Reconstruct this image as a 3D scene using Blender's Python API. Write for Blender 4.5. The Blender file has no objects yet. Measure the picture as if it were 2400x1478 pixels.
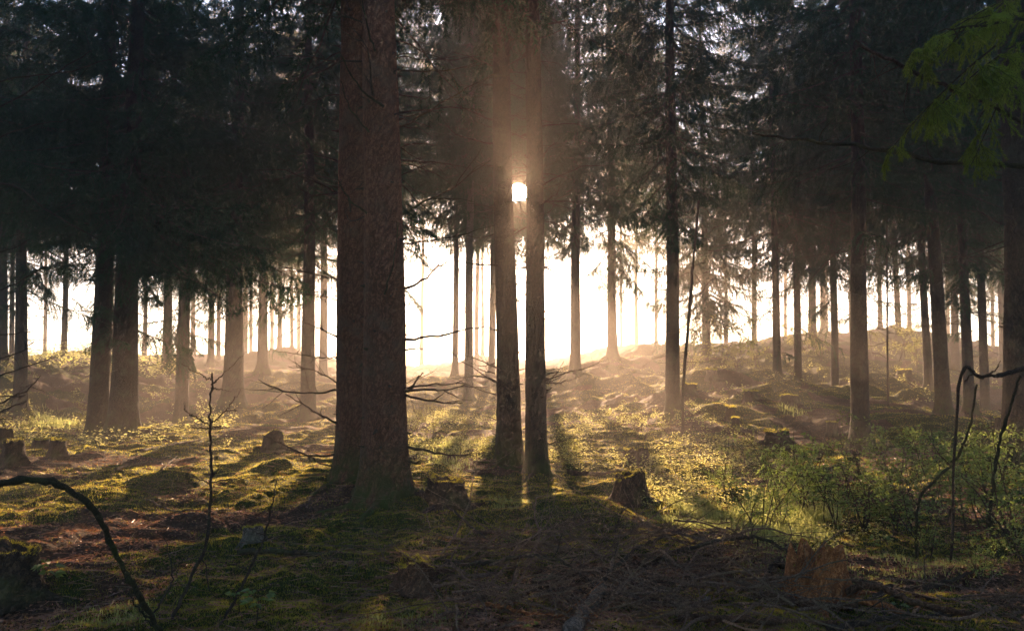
import bpy, math, random
import numpy as np
from mathutils import Vector, Matrix

# ------------------------------------------------------------------ camera, sky, sun, exposure
SC = bpy.context.scene
COL = SC.collection
PITCH = math.radians(5.1)
CAMZ = 1.5
cam = bpy.data.objects.new('camera', bpy.data.cameras.new('camera')); COL.objects.link(cam)
cam.data.lens = 27.0; cam.data.sensor_width = 36.0
cam.data.clip_start = 0.05; cam.data.clip_end = 5000
cam.location = (0, 0, CAMZ); cam.rotation_euler = (math.radians(90) + PITCH, 0, 0)
SC.camera = cam

SUN_EL = math.radians(14.15); SUN_AZ = math.radians(0.5)      # azimuth from +Y towards +X
SUN_DIR = Vector((math.sin(SUN_AZ)*math.cos(SUN_EL), math.cos(SUN_AZ)*math.cos(SUN_EL), math.sin(SUN_EL)))
w = bpy.data.worlds.new('World'); SC.world = w; w.use_nodes = True
nt = w.node_tree; nt.nodes.clear()
sky = nt.nodes.new('ShaderNodeTexSky'); sky.sky_type = 'NISHITA'; sky.sun_disc = False
sky.sun_elevation = SUN_EL; sky.sun_rotation = SUN_AZ
sky.air_density = 1.0; sky.dust_density = .5; sky.ozone_density = 3.0; sky.altitude = 50
bg = nt.nodes.new('ShaderNodeBackground'); bg.inputs['Strength'].default_value = 0.065
nt.links.new(sky.outputs[0], bg.inputs['Color'])
# the visible disc of the sun, where the sun lamp's light comes from
tc = nt.nodes.new('ShaderNodeTexCoord')
dt = nt.nodes.new('ShaderNodeVectorMath'); dt.operation = 'DOT_PRODUCT'
dt.inputs[1].default_value = SUN_DIR
nrm = nt.nodes.new('ShaderNodeVectorMath'); nrm.operation = 'NORMALIZE'
nt.links.new(tc.outputs['Generated'], nrm.inputs[0]); nt.links.new(nrm.outputs[0], dt.inputs[0])
mr = nt.nodes.new('ShaderNodeMapRange'); mr.interpolation_type = 'SMOOTHSTEP'
mr.inputs['From Min'].default_value = math.cos(math.radians(1.0)); mr.inputs['From Max'].default_value = math.cos(math.radians(0.55))
mr.inputs['To Max'].default_value = 60.0
nt.links.new(dt.outputs['Value'], mr.inputs['Value'])
bg2 = nt.nodes.new('ShaderNodeBackground'); bg2.inputs['Color'].default_value = (1, .86, .62, 1)
nt.links.new(mr.outputs[0], bg2.inputs['Strength'])
ad = nt.nodes.new('ShaderNodeAddShader'); ow = nt.nodes.new('ShaderNodeOutputWorld')
nt.links.new(bg.outputs[0], ad.inputs[0]); nt.links.new(bg2.outputs[0], ad.inputs[1]); nt.links.new(ad.outputs[0], ow.inputs['Surface'])

sl = bpy.data.lights.new('sun', 'SUN'); sl.energy = 5.0; sl.angle = math.radians(0.5); sl.color = (1.0, .64, .38)
so = bpy.data.objects.new('sun', sl); COL.objects.link(so)
so.rotation_euler = SUN_DIR.to_track_quat('Z', 'Y').to_euler(); so.location = (0, 0, 60)

SC.view_settings.view_transform = 'Standard'; SC.view_settings.look = 'None'
SC.view_settings.gamma = 1.0; SC.view_settings.exposure = 2.7
SC.render.engine = 'CYCLES'
cy = SC.cycles
cy.use_denoising = True
try: cy.denoiser = 'OPENIMAGEDENOISE'; cy.denoising_input_passes = 'RGB_ALBEDO_NORMAL'; cy.denoising_prefilter = 'ACCURATE'
except Exception: pass
cy.max_bounces = 5; cy.diffuse_bounces = 3; cy.glossy_bounces = 1; cy.transmission_bounces = 3; cy.volume_bounces = 0
cy.transparent_max_bounces = 4
cy.caustics_reflective = False; cy.caustics_refractive = False
cy.use_adaptive_sampling = True; cy.adaptive_threshold = 0.02
cy.sample_clamp_indirect = 4.0

R = np.random.RandomState(7)
F = 1800.0
def ray(u, v):
    x = (u - 1200) / F; z = (739 - v) / F
    return np.array([x, math.cos(PITCH) - z*math.sin(PITCH), math.sin(PITCH) + z*math.cos(PITCH)])
def at(u, v, Y):
    d = ray(u, v); return np.array([0, 0, CAMZ]) + d * (Y / d[1])

# ------------------------------------------------------------------ tree list (base u, base v, upper u, upper v, width, distance, crown base z)
TREES = [
 (902,1195, 892,0, 100, 9.2, 7.6,'thickest reddish brown spruce trunk in front of its darker twin, dead branches both sides'),
 (836,1140, 826,0,  84, 11.0,7.8,'dark spruce trunk half hidden directly behind the thickest reddish trunk'),
 (1194,1095,1174,0, 54, 13.5,8.6,'darker left trunk of the close pair that frames the sun'),
 (1258,1115,1246,0, 48, 13.0,8.8,'right trunk of the close pair that frames the sun, moss at its foot'),
 (228,1040, 260,100,44, 19.0,5.4,'dark spruce trunk, left one of the overlapping pair behind the mossy stumps'),
 (287,1032, 317,100,57, 18.5,5.6,'wide dark spruce trunk, right one of the overlapping pair behind the mossy stumps'),
 (424,1010, 440,300,30, 27,  6.8,'slim dark spruce trunk with a needled spray hanging down its front'),
 (545,960,  556,300,43, 26,  7.2,'broad hazy spruce trunk rising from the brown mist left of the mound'),
 (615,885,  622,400,23, 34,  7.5,'hazy slim spruce trunk standing on the flank of the left mound'),
 (655,820,  658,500,11, 47,  8.5,'thin pale spruce trunk standing alone on top of the left mound'),
 (684,822,  683,500, 8, 50,  8.5,'thinnest pale spruce trunk on the right shoulder of the left mound'),
 (722,992,  724,400,33, 24,  7.0,'dark spruce trunk seen through the dead branches left of the thickest tree'),
 (757,885,  762,400,18, 38,  8.0,'pale spruce trunk with short twigs close beside the thickest pair'),
 (988,860,  992,500, 9, 62,  9.0,'faint pole thin spruce trunk almost lost in the white glow'),
 (1066,882, 1072,400,14, 36, 9.0,'slender dark spruce trunk, left of the two slim ones before the sun glow'),
 (1098,945, 1106,100,20, 29, 9.5,'slender pale barked spruce trunk, right of the two slim ones before the sun glow'),
 (1117,905, 1120,500,11, 50, 9.0,'very faint spruce trunk behind the slender pale barked one'),
 (1152,905, 1156,500,16, 38, 9.0,'hazy spruce trunk peeping out left of the framing pair'),
 (1348,895, 1352,300,24, 31, 8.0,'spruce trunk washed out by sun beams, standing at the foot of the bright slope'),
 (1436,845, 1430,300,22, 36, 8.2,'sunlit hazy spruce trunk with spread roots high on the bright slope'),
 (1456,815, 1455,600, 6, 62, 9.5,'faint thread thin spruce trunk at the edge of the glow on the slope crest'),
 (1538,815, 1538,600, 8, 60, 9.5,'faint greenish spruce trunk just left of the dark trunk with the leaning sapling'),
 (1577,985, 1571,0,  33, 20, 8.0,'dark straight spruce trunk with a leaning sapling at its right foot'),
 (1768,815, 1766,400,12, 45, 7.5,'slim green tinted spruce trunk above the young beech growth'),
 (1822,890, 1812,400,18, 30, 6.8,'dark spruce trunk with splayed roots on the right slope'),
 (1871,912, 1863,400,17, 30.5,6.6,'dark spruce trunk with needled boughs down its upper half on the right slope'),
 (1905,800, 1900,400,18, 42, 7.4,'grey hazy spruce trunk rising from the leafy growth on the right crest'),
 (1929,790, 1926,500,11, 52, 8.0,'pale beige spruce trunk between two darker ones on the right crest'),
 (1957,915, 1950,300,17, 30, 6.8,'slim dark spruce trunk next left to the tall dark near one'),
 (1995,800, 1993,500,10, 52, 8.0,'pale sliver of spruce trunk touching the left side of the tall dark near one'),
 (2018,1050,2003,0,  40, 17, 6.6,'tall dark near spruce trunk rising straight out of the green shrubs'),
 (2063,770, 2058,500,10, 52, 8.0,'pale slim spruce trunk right of the tall dark near one'),
 (2107,790, 2092,500,13, 46, 7.8,'pale slanting spruce trunk above the sunlit yellow bushes'),
 (2177,915, 2152,400,18, 28, 6.6,'brownish spruce trunk left against the heavy leaning dark one'),
 (2214,985, 2168,300,32, 19, 6.4,'heavy dark spruce trunk leaning left at the right of the wood'),
 (2240,880, 2232,500,17, 40, 7.5,'hazy beige spruce trunk behind the gap of the right dark trunks'),
 (2274,990, 2248,400,24, 22, 6.6,'black spruce trunk second from the right edge trunk, slightly leaning'),
 (2310,970, 2290,400,20, 27, 6.8,'slimmer dark spruce trunk just left of the right edge trunk'),
 (2350,850, 2343,500,14, 44, 7.5,'pale spruce trunk glimpsed beside the right edge trunk'),
 (2405,1100,2378,100,84, 12.5,7.4,'massive dark spruce trunk cut by the right edge'),
 (2,   865, 8,  500, 24, 31, 6.8,'grey spruce trunk cut by the left edge'),
 (27,  865, 30, 500, 11, 42, 7.6,'thin spruce trunk squeezed between the two leftmost thicker ones'),
 (46,  975, 54, 500, 28, 25, 6.2,'dark spruce trunk with flared foot near the left edge'),
 (149, 842, 158,500, 13, 42, 7.2,'lone slim grey spruce trunk in the white gap on the left'),
 (338, 850, 346,500, 10, 52, 8.0,'pale thin spruce trunk right of the left dark pair'),
 (390, 880, 400,400, 21, 38, 7.4,'grey spruce trunk left beside the slim dark one with the needled spray'),
 (494, 860, 498,500, 15, 43, 7.8,'grey spruce trunk left of the broad hazy one'),
 (512, 870, 513,500, 10, 50, 8.0,'thin brown spruce trunk touching the broad hazy one'),
 (574, 870, 576,500, 12, 48, 8.0,'pale spruce trunk peeping out right of the broad hazy one'),
 (1657,842,1650,500, 19, 38, 4.6,'greenish low boughed spruce above the lit young growth right of the centre'),
 (885,985, 880,400, 34, 25, 7.6,'spruce whose crown shows over the thickest pair that hides its trunk'),
 (905,900, 900,400, 22, 36, 8.4,'farther spruce hidden below by the thickest trunk, its boughs spreading right'),
 (1196,935,1178,400, 20, 30, 8.2,'spruce hidden below by the left framing trunk, boughs on both sides of it'),
 (1262,905,1244,400, 15, 40, 9.4,'spruce hidden below by the right framing trunk, boughs round the sun'),
 (1579,890,1573,400, 20, 34, 7.2,'spruce hidden below by the dark straight trunk beside the leaning sapling'),
 (2022,890,2010,400, 20, 31, 7.0,'spruce hidden below by the tall dark near trunk among the shrubs'),
 (295,920, 305,400, 24, 31, 6.8,'spruce hidden below by the wide left trunk, boughs left and right of it'),
 (845,890, 838,400, 14, 44, 8.6,'farthest spruce hidden by the dark twin of the thickest trunk'),
 (1268,900,1262,400, 8, 56, 10.5,'distant spruce hidden behind the right framing trunk'),
 (105,835,109,500,8,64,8.5,'farthest misty spruce trunk at the far left behind the lone slim one'),
 (262,835,265,500,9,66,8.5,'farthest misty spruce trunk left behind the overlapping dark pair'),
 (452,835,454,500,10,60,8.5,'farthest misty spruce trunk behind the slim trunk with the needled spray'),
 (637,835,639,500,9,64,8.5,'farthest misty spruce trunk between the mound top trunks'),
 (700,835,701,500,9,60,8.5,'farthest misty spruce trunk just left of the pale trunk by the thickest pair'),
 (1131,835,1131,500,8,64,8.5,'farthest misty spruce trunk between the slender pair and the framing pair'),
 (1492,835,1490,500,9,62,8.5,'farthest misty spruce trunk behind the bright slope just right of the spread root trunk'),
 (1702,835,1700,500,9,58,8.5,'farthest misty spruce trunk behind the crest thicket'),
 (1842,835,1839,500,8,62,8.5,'farthest misty spruce trunk behind the splayed root trunk'),
 (2132,835,2128,500,10,60,8.5,'farthest misty spruce trunk behind the glowing yellow bushes'),
 (2222,835,2218,500,10,64,8.5,'farthest misty spruce trunk left of the hazy beige one at the right'),
 (2328,835,2323,500,8,58,8.5,'farthest misty spruce trunk in the last gap before the right edge'),
 (1938,835,1935,500,8,66,8.5,'farthest misty spruce trunk in the gap left of the slim dark trunk'),
 (588,835,590,500,8,60,8.5,'farthest misty spruce trunk between the left mound and the broad hazy trunk'),
 (1190,900,1176,500,9,50,9.5,'added distant spruce hidden behind the left framing trunk, blocking stray sunlight'),  # last three spruces added so their crowns block leaking sunlight
 (1262,905,1245,500,11,47,9.5,'added spruce between the other two hidden by the right framing trunk, blocking stray sunlight'),
 (905,905, 898,500,10,49,9.5,'added distant spruce hidden by the thickest trunk, blocking stray sunlight'),
]

# ------------------------------------------------------------------ terrain
ctrl = []
for t in TREES:
    P = at(t[0], t[1], t[5]); ctrl.append((P[0], P[1], P[2]))
for u, v, Y in [(0,840,52),(200,838,50),(450,842,52),(600,832,47),(760,850,50),(900,885,48),(1000,885,50),(1250,893,52),(1370,885,45),
                (1500,812,44),(1600,825,42),(1700,838,40),(1850,835,38),(2200,850,44),(2390,850,44),
                (1300,1000,22),(1000,985,22),(850,960,26),(1430,960,24),(1700,880,30),(1750,960,22),(1800,1035,17),(1500,1090,14.5),(660,1060,15.5),(490,1010,20),
                (100,1060,14.5),(100,960,27),(-200,960,22),(2600,980,22),(2600,860,40),(-200,850,45)]:
    P = at(u, v, Y); ctrl.append((P[0], P[1], P[2]))
for x in (-8,-4,-1.5,1.5,4,8):
    for y in (1.5, 4.5, 6.5, 8.5): ctrl.append((x*max(1,y/6), y, -.03 + .03*math.sin(x*1.7+y)))
for a in range(-180, 181, 20):
    for r, z in ((75, -1.2), (110, -2.0)):
        x, y = r*math.sin(math.radians(a)), r*math.cos(math.radians(a))
        if y < 20 and r < 100: z = 0
        ctrl.append((x, y, z))
for x, y in ((-10,-10),(10,-10),(0,-20),(0,-5),(-20,0),(20,0),(-40,10),(40,10),(-45,35),(45,35)): ctrl.append((x, y, .1 if y < 5 else .8))
C = np.array(ctrl)
def phi(r2): return np.sqrt(r2 + 1.2**2)
D2 = ((C[:, None, :2] - C[None, :, :2])**2).sum(-1)
A = -phi(D2) + np.eye(len(C))*0.02
n = len(C)
M = np.zeros((n+3, n+3)); M[:n, :n] = A; M[:n, n] = 1; M[:n, n+1:n+3] = C[:, :2]; M[n, :n] = 1; M[n+1:n+3, :n] = C[:, :2].T
W = np.linalg.solve(M, np.concatenate([C[:, 2], np.zeros(3)]))

def hash2(i, j, s):
    h = (i.astype(np.int64)*374761393 + j.astype(np.int64)*668265263 + s*1274126177) & 0xffffffff
    h = ((h ^ (h >> 13)) * 1274126177) & 0xffffffff
    return ((h ^ (h >> 16)) & 0xffffff) / float(0xffffff)
def vnoise(x, y, s=0):
    xi = np.floor(x); yi = np.floor(y); fx = x-xi; fy = y-yi
    fx = fx*fx*fx*(fx*(fx*6-15)+10); fy = fy*fy*fy*(fy*(fy*6-15)+10)
    a = hash2(xi, yi, s); b = hash2(xi+1, yi, s); c = hash2(xi, yi+1, s); d = hash2(xi+1, yi+1, s)
    return (a*(1-fx)+b*fx)*(1-fy) + (c*(1-fx)+d*fx)*fy
def fbm(x, y, s=0, o=4):
    t = 0; a = 1; m = 0
    for k in range(o):
        t = t + a*vnoise(x*2**k + 17.3*k, y*2**k - 9.1*k, s+k); m += a; a *= .5
    return t/m

MOUNDS = []      # x, y, rx, ry, h
for u, v, Y, rx, ry, h in [(1365,1245,8.6,.62,.42,.30),(1215,1285,7.4,.20,.16,.10),(655,1110,12.4,.32,.35,.15),(380,1160,10.6,.55,.35,.20),
        (1450,1180,11.2,.55,.3,.12),(300,1290,7.2,.5,.2,.08),(700,1260,7.9,.35,.2,.09),(470,1235,8.2,.4,.22,.16),(1000,1270,7.6,.3,.15,.08),
        (560,1290,7.2,.5,.2,.07),(850,1330,6.5,.5,.25,.1),(500,1400,5.8,.5,.2,.09),(180,1380,5.9,.5,.25,.1),(1120,1340,6.3,.35,.2,.08),
        (1690,1090,13.2,.8,.4,.12),(1900,1180,10.5,.9,.5,.1),(1740,1165,10.6,.5,.25,.14),(1000,1360,6.1,.3,.2,.12),(720,1390,5.9,.4,.2,.07),
        (1600,930,24,1.2,.8,.35),(1668,885,28,1.4,.9,.5),(1690,1000,21,.9,.5,.25),(1850,950,24,1.2,.8,.3),(1760,945,25,1,.7,.3),(1560,840,38,1.0,.8,.3),
        (1490,830,42,1.0,.8,.35),(850,1000,19,.9,.6,.2),(200,1180,10,.7,.3,.12),(120,1230,8.6,.5,.25,.1)]:
    P = at(u, v, Y); MOUNDS.append((P[0], P[1], rx, ry, h))
ROOTS = []
for t in TREES:
    P = at(t[0], t[1], t[5]); r = t[4]/F*t[5]/2; ROOTS.append((P[0], P[1], r))

def ground_z(x, y, detail=True):
    x = np.asarray(x, float); y = np.asarray(y, float); sh = x.shape; x = x.ravel(); y = y.ravel()
    z = np.zeros_like(x)
    for k in range(0, len(x), 20000):
        xs = x[k:k+20000]; ys = y[k:k+20000]
        d = (xs[:, None]-C[None, :, 0])**2 + (ys[:, None]-C[None, :, 1])**2
        z[k:k+20000] = -(phi(d) @ W[:n]) + W[n] + W[n+1]*xs + W[n+2]*ys
    r = np.hypot(x, y)
    far = np.clip((r-85)/30, 0, 1); z = z*(1-far) + far*(-2.5)
    for mx, my, rx, ry, h in MOUNDS:
        q = ((x-mx)/rx)**2 + ((y-my)/ry)**2
        z += h*np.exp(-q**1.3)
    for mx, my, tr in ROOTS:
        q = (np.hypot(x-mx, y-my)/(tr*3.2))**2
        z += tr*.35*np.exp(-q)
    if detail:
        z += (fbm(x*.55, y*.55, 3, 3)-.5)*.22 + (fbm(x*1.1, y*1.1, 43, 4)-.5)*.75*np.clip((r-17)/14, 0, 1)
        b = fbm(x*2.2+4*fbm(x*.7, y*.7, 31, 2), y*3.0, 11, 3)
        z += np.clip(b-.42, 0, 1)**.9*.20*np.clip(1.3-r/80, .3, 1)
        z += (fbm(x*9, y*11, 23, 3)-.5)*.045*np.clip(1.2-r/40, 0, 1)
    return z.reshape(sh)
def gz(x, y): return float(ground_z(np.array([x]), np.array([y]))[0])
MOSS_LIGHT = [(at(u, v, Y)[0], Y, rad, a) for u, v, Y, rad, a in [(1500,1100,13,2.2,.16),(1400,1230,9,1.3,.2),(1650,1230,9,1.2,.12),(1020,1230,8.8,.8,.2),(700,1080,13,1.6,.12),  # moss laid where sunlight pools, to brighten that ground; negatives leave litter
    (480,1060,15,2,.12),(1230,1200,9.5,.8,.16),(1350,1040,17,2.5,.14),(600,1300,7,1,.12),(850,1320,7,1.2,.14),(1300,1150,11,1,.12),(250,1120,11,1.5,.08),(1100,1150,11.5,.8,.15),(1480,1290,7.3,.8,.12),
    (1400,1400,6,.7,-.1),(1700,1430,5.8,.8,-.12),(350,1215,8.5,1.1,-.16),(150,1290,7.2,.8,-.12),(620,1225,8.5,.6,-.08),(2000,1450,5.6,.9,-.14),(150,1450,5.4,.7,-.12),(2250,1400,6,.8,-.1),(1950,1000,20,4,-.12)]]
def moss_amount(x, y):
    m = fbm(x*.5+3, y*.75, 51, 4)
    for mx, my, rad, a in MOSS_LIGHT: m = m + a*np.exp(-((x-mx)**2+(y-my)**2)/rad**2)
    return np.clip((m-.435)*7+.5, 0, 1)

# ------------------------------------------------------------------ materials
def mat(name):
    m = bpy.data.materials.new(name); m.use_nodes = True; m.node_tree.nodes.clear(); return m, m.node_tree
def N(nt, t, **k):
    nd = nt.nodes.new(t)
    for a, b in k.items(): setattr(nd, a, b)
    return nd
def ramp(nt, src, stops):
    r = N(nt, 'ShaderNodeValToRGB'); e = r.color_ramp.elements
    while len(e) > 2: e.remove(e[-1])
    for i, (p, c) in enumerate(stops):
        el = e[i] if i < 2 else e.new(p)
        el.position = p; el.color = (*c, 1)
    nt.links.new(src, r.inputs[0]); return r.outputs[0]
def noise(nt, vec, scale, detail=4, rough=.6, dist=0):
    t = N(nt, 'ShaderNodeTexNoise'); t.inputs['Scale'].default_value = scale; t.inputs['Detail'].default_value = detail
    t.inputs['Roughness'].default_value = rough; t.inputs['Distortion'].default_value = dist
    nt.links.new(vec, t.inputs['Vector']); return t.outputs['Fac']
def mapping(nt, out, sc):
    m = N(nt, 'ShaderNodeMapping'); m.inputs['Scale'].default_value = sc; nt.links.new(out, m.inputs['Vector']); return m.outputs[0]
def mixc(nt, f, a, b, mode='MIX'):
    m = N(nt, 'ShaderNodeMix', data_type='RGBA', blend_type=mode)
    for s, v in ((m.inputs[0], f), (m.inputs[6], a), (m.inputs[7], b)):
        if isinstance(v, (int, float)): s.default_value = v
        elif isinstance(v, tuple): s.default_value = (*v, 1)
        else: nt.links.new(v, s)
    return m.outputs[2]

def bark_mat(name, dark, light, lichen, sc=1.0, moss=0.0, rough=.85):
    m, nt = mat(name)
    tc = N(nt, 'ShaderNodeTexCoord'); v = tc.outputs['Object']
    mv = mapping(nt, v, (1, 1, .5))
    vo = N(nt, 'ShaderNodeTexVoronoi', feature='DISTANCE_TO_EDGE'); vo.inputs['Scale'].default_value = 17*sc; vo.inputs['Randomness'].default_value = 1
    wob = noise(nt, v, 9*sc, 4); 
    vm = N(nt, 'ShaderNodeVectorMath', operation='ADD'); nt.links.new(mv, vm.inputs[0])
    ws = N(nt, 'ShaderNodeVectorMath', operation='SCALE'); ws.inputs['Scale'].default_value = .35
    nt.links.new(wob, ws.inputs[0]); nt.links.new(ws.outputs[0], vm.inputs[1]); nt.links.new(vm.outputs[0], vo.inputs['Vector'])
    crack = ramp(nt, vo.outputs['Distance'], [(0, (0, 0, 0)), (.22, (1, 1, 1))])
    n1 = noise(nt, mv, 45*sc, 6, .7); n2 = noise(nt, v, 3.1, 4)
    base = ramp(nt, n1, [(.3, dark), (.7, light)])
    base = mixc(nt, crack, tuple(c*.75 for c in dark), base)
    big = ramp(nt, noise(nt, mapping(nt, v, (1, 1, .25)), 2.2, 5, .7, .6), [(.3, (.62, .62, .62)), (.62, (1, 1, 1))])
    base = mixc(nt, 1.0, base, big, 'MULTIPLY')
    base = mixc(nt, ramp(nt, n2, [(.5, (0, 0, 0)), (.72, (.75, .75, .75))]), base, lichen)
    if moss:
        gp = N(nt, 'ShaderNodeSeparateXYZ'); nt.links.new(v, gp.inputs[0])
        a = N(nt, 'ShaderNodeMapRange'); a.inputs['From Min'].default_value = .75; a.inputs['From Max'].default_value = 0.0
        a.inputs['To Max'].default_value = 1.0
        nt.links.new(gp.outputs[2], a.inputs['Value'])
        mm = N(nt, 'ShaderNodeMath', operation='MULTIPLY'); nt.links.new(a.outputs[0], mm.inputs[0])
        nt.links.new(ramp(nt, noise(nt, v, 5, 5, .7), [(.35, (0, 0, 0)), (.55, (1, 1, 1))]), mm.inputs[1])
        base = mixc(nt, mm.outputs[0], base, (.055, .075, .012))
    b = N(nt, 'ShaderNodeBsdfPrincipled'); b.inputs['Roughness'].default_value = rough
    b.inputs['Specular IOR Level'].default_value = .25
    nt.links.new(base, b.inputs['Base Color'])
    hh = N(nt, 'ShaderNodeMath', operation='ADD'); nt.links.new(n1, hh.inputs[0])
    cs = N(nt, 'ShaderNodeMath', operation='MULTIPLY'); cs.inputs[1].default_value = .8; nt.links.new(crack, cs.inputs[0]); nt.links.new(cs.outputs[0], hh.inputs[1])
    bp = N(nt, 'ShaderNodeBump'); bp.inputs['Strength'].default_value = .9; bp.inputs['Distance'].default_value = .02
    nt.links.new(hh.outputs[0], bp.inputs['Height']); nt.links.new(bp.outputs[0], b.inputs['Normal'])
    o = N(nt, 'ShaderNodeOutputMaterial'); nt.links.new(b.outputs[0], o.inputs['Surface'])
    return m

def leaf_mat(name, c1, c2, trans=.5, tcol=None, sc=1.5, gloss=.0):
    m, nt = mat(name)
    geo = N(nt, 'ShaderNodeNewGeometry'); oi = N(nt, 'ShaderNodeObjectInfo')
    f = noise(nt, geo.outputs['Position'], sc, 3)
    rp = N(nt, 'ShaderNodeMath', operation='MULTIPLY_ADD'); rp.inputs[1].default_value = .5; 
    nt.links.new(geo.outputs['Random Per Island'], rp.inputs[0])
    sb = N(nt, 'ShaderNodeMath', operation='SUBTRACT'); sb.inputs[1].default_value = .25; nt.links.new(f, sb.inputs[0]); nt.links.new(sb.outputs[0], rp.inputs[2])
    col = ramp(nt, rp.outputs[0], [(.25, c1), (.75, c2)])
    d = N(nt, 'ShaderNodeBsdfDiffuse'); nt.links.new(col, d.inputs['Color'])
    t = N(nt, 'ShaderNodeBsdfTranslucent')
    tcn = mixc(nt, .6, col, tcol or tuple(min(1, c*2) for c in c2)); nt.links.new(tcn, t.inputs['Color'])
    mx = N(nt, 'ShaderNodeMixShader'); mx.inputs[0].default_value = trans
    nt.links.new(d.outputs[0], mx.inputs[1]); nt.links.new(t.outputs[0], mx.inputs[2])
    out = mx.outputs[0]
    if gloss:
        g = N(nt, 'ShaderNodeBsdfGlossy'); g.inputs['Roughness'].default_value = .42; g.inputs['Color'].default_value = (.8, .8, .8, 1)
        m2 = N(nt, 'ShaderNodeMixShader'); m2.inputs[0].default_value = gloss
        nt.links.new(out, m2.inputs[1]); nt.links.new(g.outputs[0], m2.inputs[2]); out = m2.outputs[0]
    o = N(nt, 'ShaderNodeOutputMaterial'); nt.links.new(out, o.inputs['Surface'])
    return m

M_BARK = bark_mat('spruce_bark', (.035, .024, .017), (.105, .066, .045), (.075, .08, .045), 1.0, .6)
M_BARK_RED = bark_mat('reddish_spruce_bark', (.15, .065, .036), (.38, .18, .10), (.14, .10, .065), 1.0, .6)
M_BARK_PALE = bark_mat('pale_spruce_bark', (.10, .085, .07), (.26, .22, .18), (.16, .16, .11), 1.0, .4)
M_TWIG = bark_mat('dead_twig_bark', (.06, .042, .030), (.20, .145, .10), (.07, .08, .03), 2.0)
M_BRUSH = bark_mat('brushwood_painted_sun', (.16, .10, .065), (.46, .32, .22), (.20, .17, .08), 2.0)  # twig bark lightened to paint in sunlight on the heap
M_MOSSTWIG = bark_mat('mossy_twig_bark', (.05, .045, .02), (.12, .11, .05), (.08, .11, .02), 2.0)
M_WOOD = bark_mat('weathered_wood', (.10, .05, .026), (.32, .17, .09), (.13, .09, .05), 1.6)
M_ROT = bark_mat('rotten_orange_wood', (.38, .12, .03), (.75, .34, .12), (.16, .06, .025), 1.3)
M_PALEWOOD = bark_mat('pale_peeling_bark', (.11, .09, .07), (.40, .34, .27), (.16, .15, .08), 1.3)
M_STUMP = bark_mat('mossy_stump_bark', (.05, .034, .022), (.15, .095, .055), (.06, .08, .015), 1.2)
M_NEEDLE = leaf_mat('spruce_needles', (.007, .038, .024), (.026, .095, .048), .28, (.08, .17, .05), 1.2)
M_NEEDLE_FRESH = leaf_mat('fresh_spruce_needles', (.045, .10, .02), (.13, .21, .04), .45, (.5, .6, .09), 2)
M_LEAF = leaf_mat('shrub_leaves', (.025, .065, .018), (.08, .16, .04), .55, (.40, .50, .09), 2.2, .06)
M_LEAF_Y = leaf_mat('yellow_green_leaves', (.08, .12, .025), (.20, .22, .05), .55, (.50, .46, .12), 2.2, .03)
M_HERB = leaf_mat('low_herb_leaves', (.08, .13, .03), (.20, .24, .07), .7, (.9, .85, .30), 2.2, .03)
M_MOSS = leaf_mat('moss_fronds', (.03, .045, .007), (.12, .145, .02), .65, (.95, .85, .13), 1.3)
M_GRASS = leaf_mat('pale_grass_blades', (.07, .11, .03), (.20, .25, .08), .6, (.8, .85, .30), 2)
M_LITTER = leaf_mat('brown_leaf_litter', (.08, .035, .018), (.34, .16, .08), .3, (.5, .22, .08), 9, .08)

def ground_material():
    m, nt = mat('forest_floor')
    geo = N(nt, 'ShaderNodeNewGeometry'); v = geo.outputs['Position']
    at_ = N(nt, 'ShaderNodeAttribute', attribute_name='moss')
    lit = ramp(nt, noise(nt, v, 28, 6, .75), [(.3, (.025, .015, .009)), (.52, (.085, .048, .028)), (.72, (.20, .12, .07))])
    ms = ramp(nt, noise(nt, v, 14, 5, .7), [(.3, (.018, .024, .005)), (.7, (.07, .085, .014))])
    ad = N(nt, 'ShaderNodeMath', operation='MULTIPLY_ADD'); ad.inputs[1].default_value = .8
    nt.links.new(noise(nt, v, 6, 5, .7), ad.inputs[0]); 
    sb = N(nt, 'ShaderNodeMath', operation='SUBTRACT'); sb.inputs[1].default_value = .4; nt.links.new(at_.outputs['Fac'], sb.inputs[0]); nt.links.new(sb.outputs[0], ad.inputs[2])
    f = ramp(nt, ad.outputs[0], [(.35, (0, 0, 0)), (.6, (1, 1, 1))])
    col = mixc(nt, f, lit, ms)
    b = N(nt, 'ShaderNodeBsdfPrincipled'); b.inputs['Roughness'].default_value = .9; b.inputs['Specular IOR Level'].default_value = .15
    nt.links.new(col, b.inputs['Base Color'])
    bp = N(nt, 'ShaderNodeBump'); bp.inputs['Strength'].default_value = 1; bp.inputs['Distance'].default_value = .03
    nt.links.new(noise(nt, v, 40, 6, .8), bp.inputs['Height']); nt.links.new(bp.outputs[0], b.inputs['Normal'])
    o = N(nt, 'ShaderNodeOutputMaterial'); nt.links.new(b.outputs[0], o.inputs['Surface'])
    return m
M_GROUND = ground_material()

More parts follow.
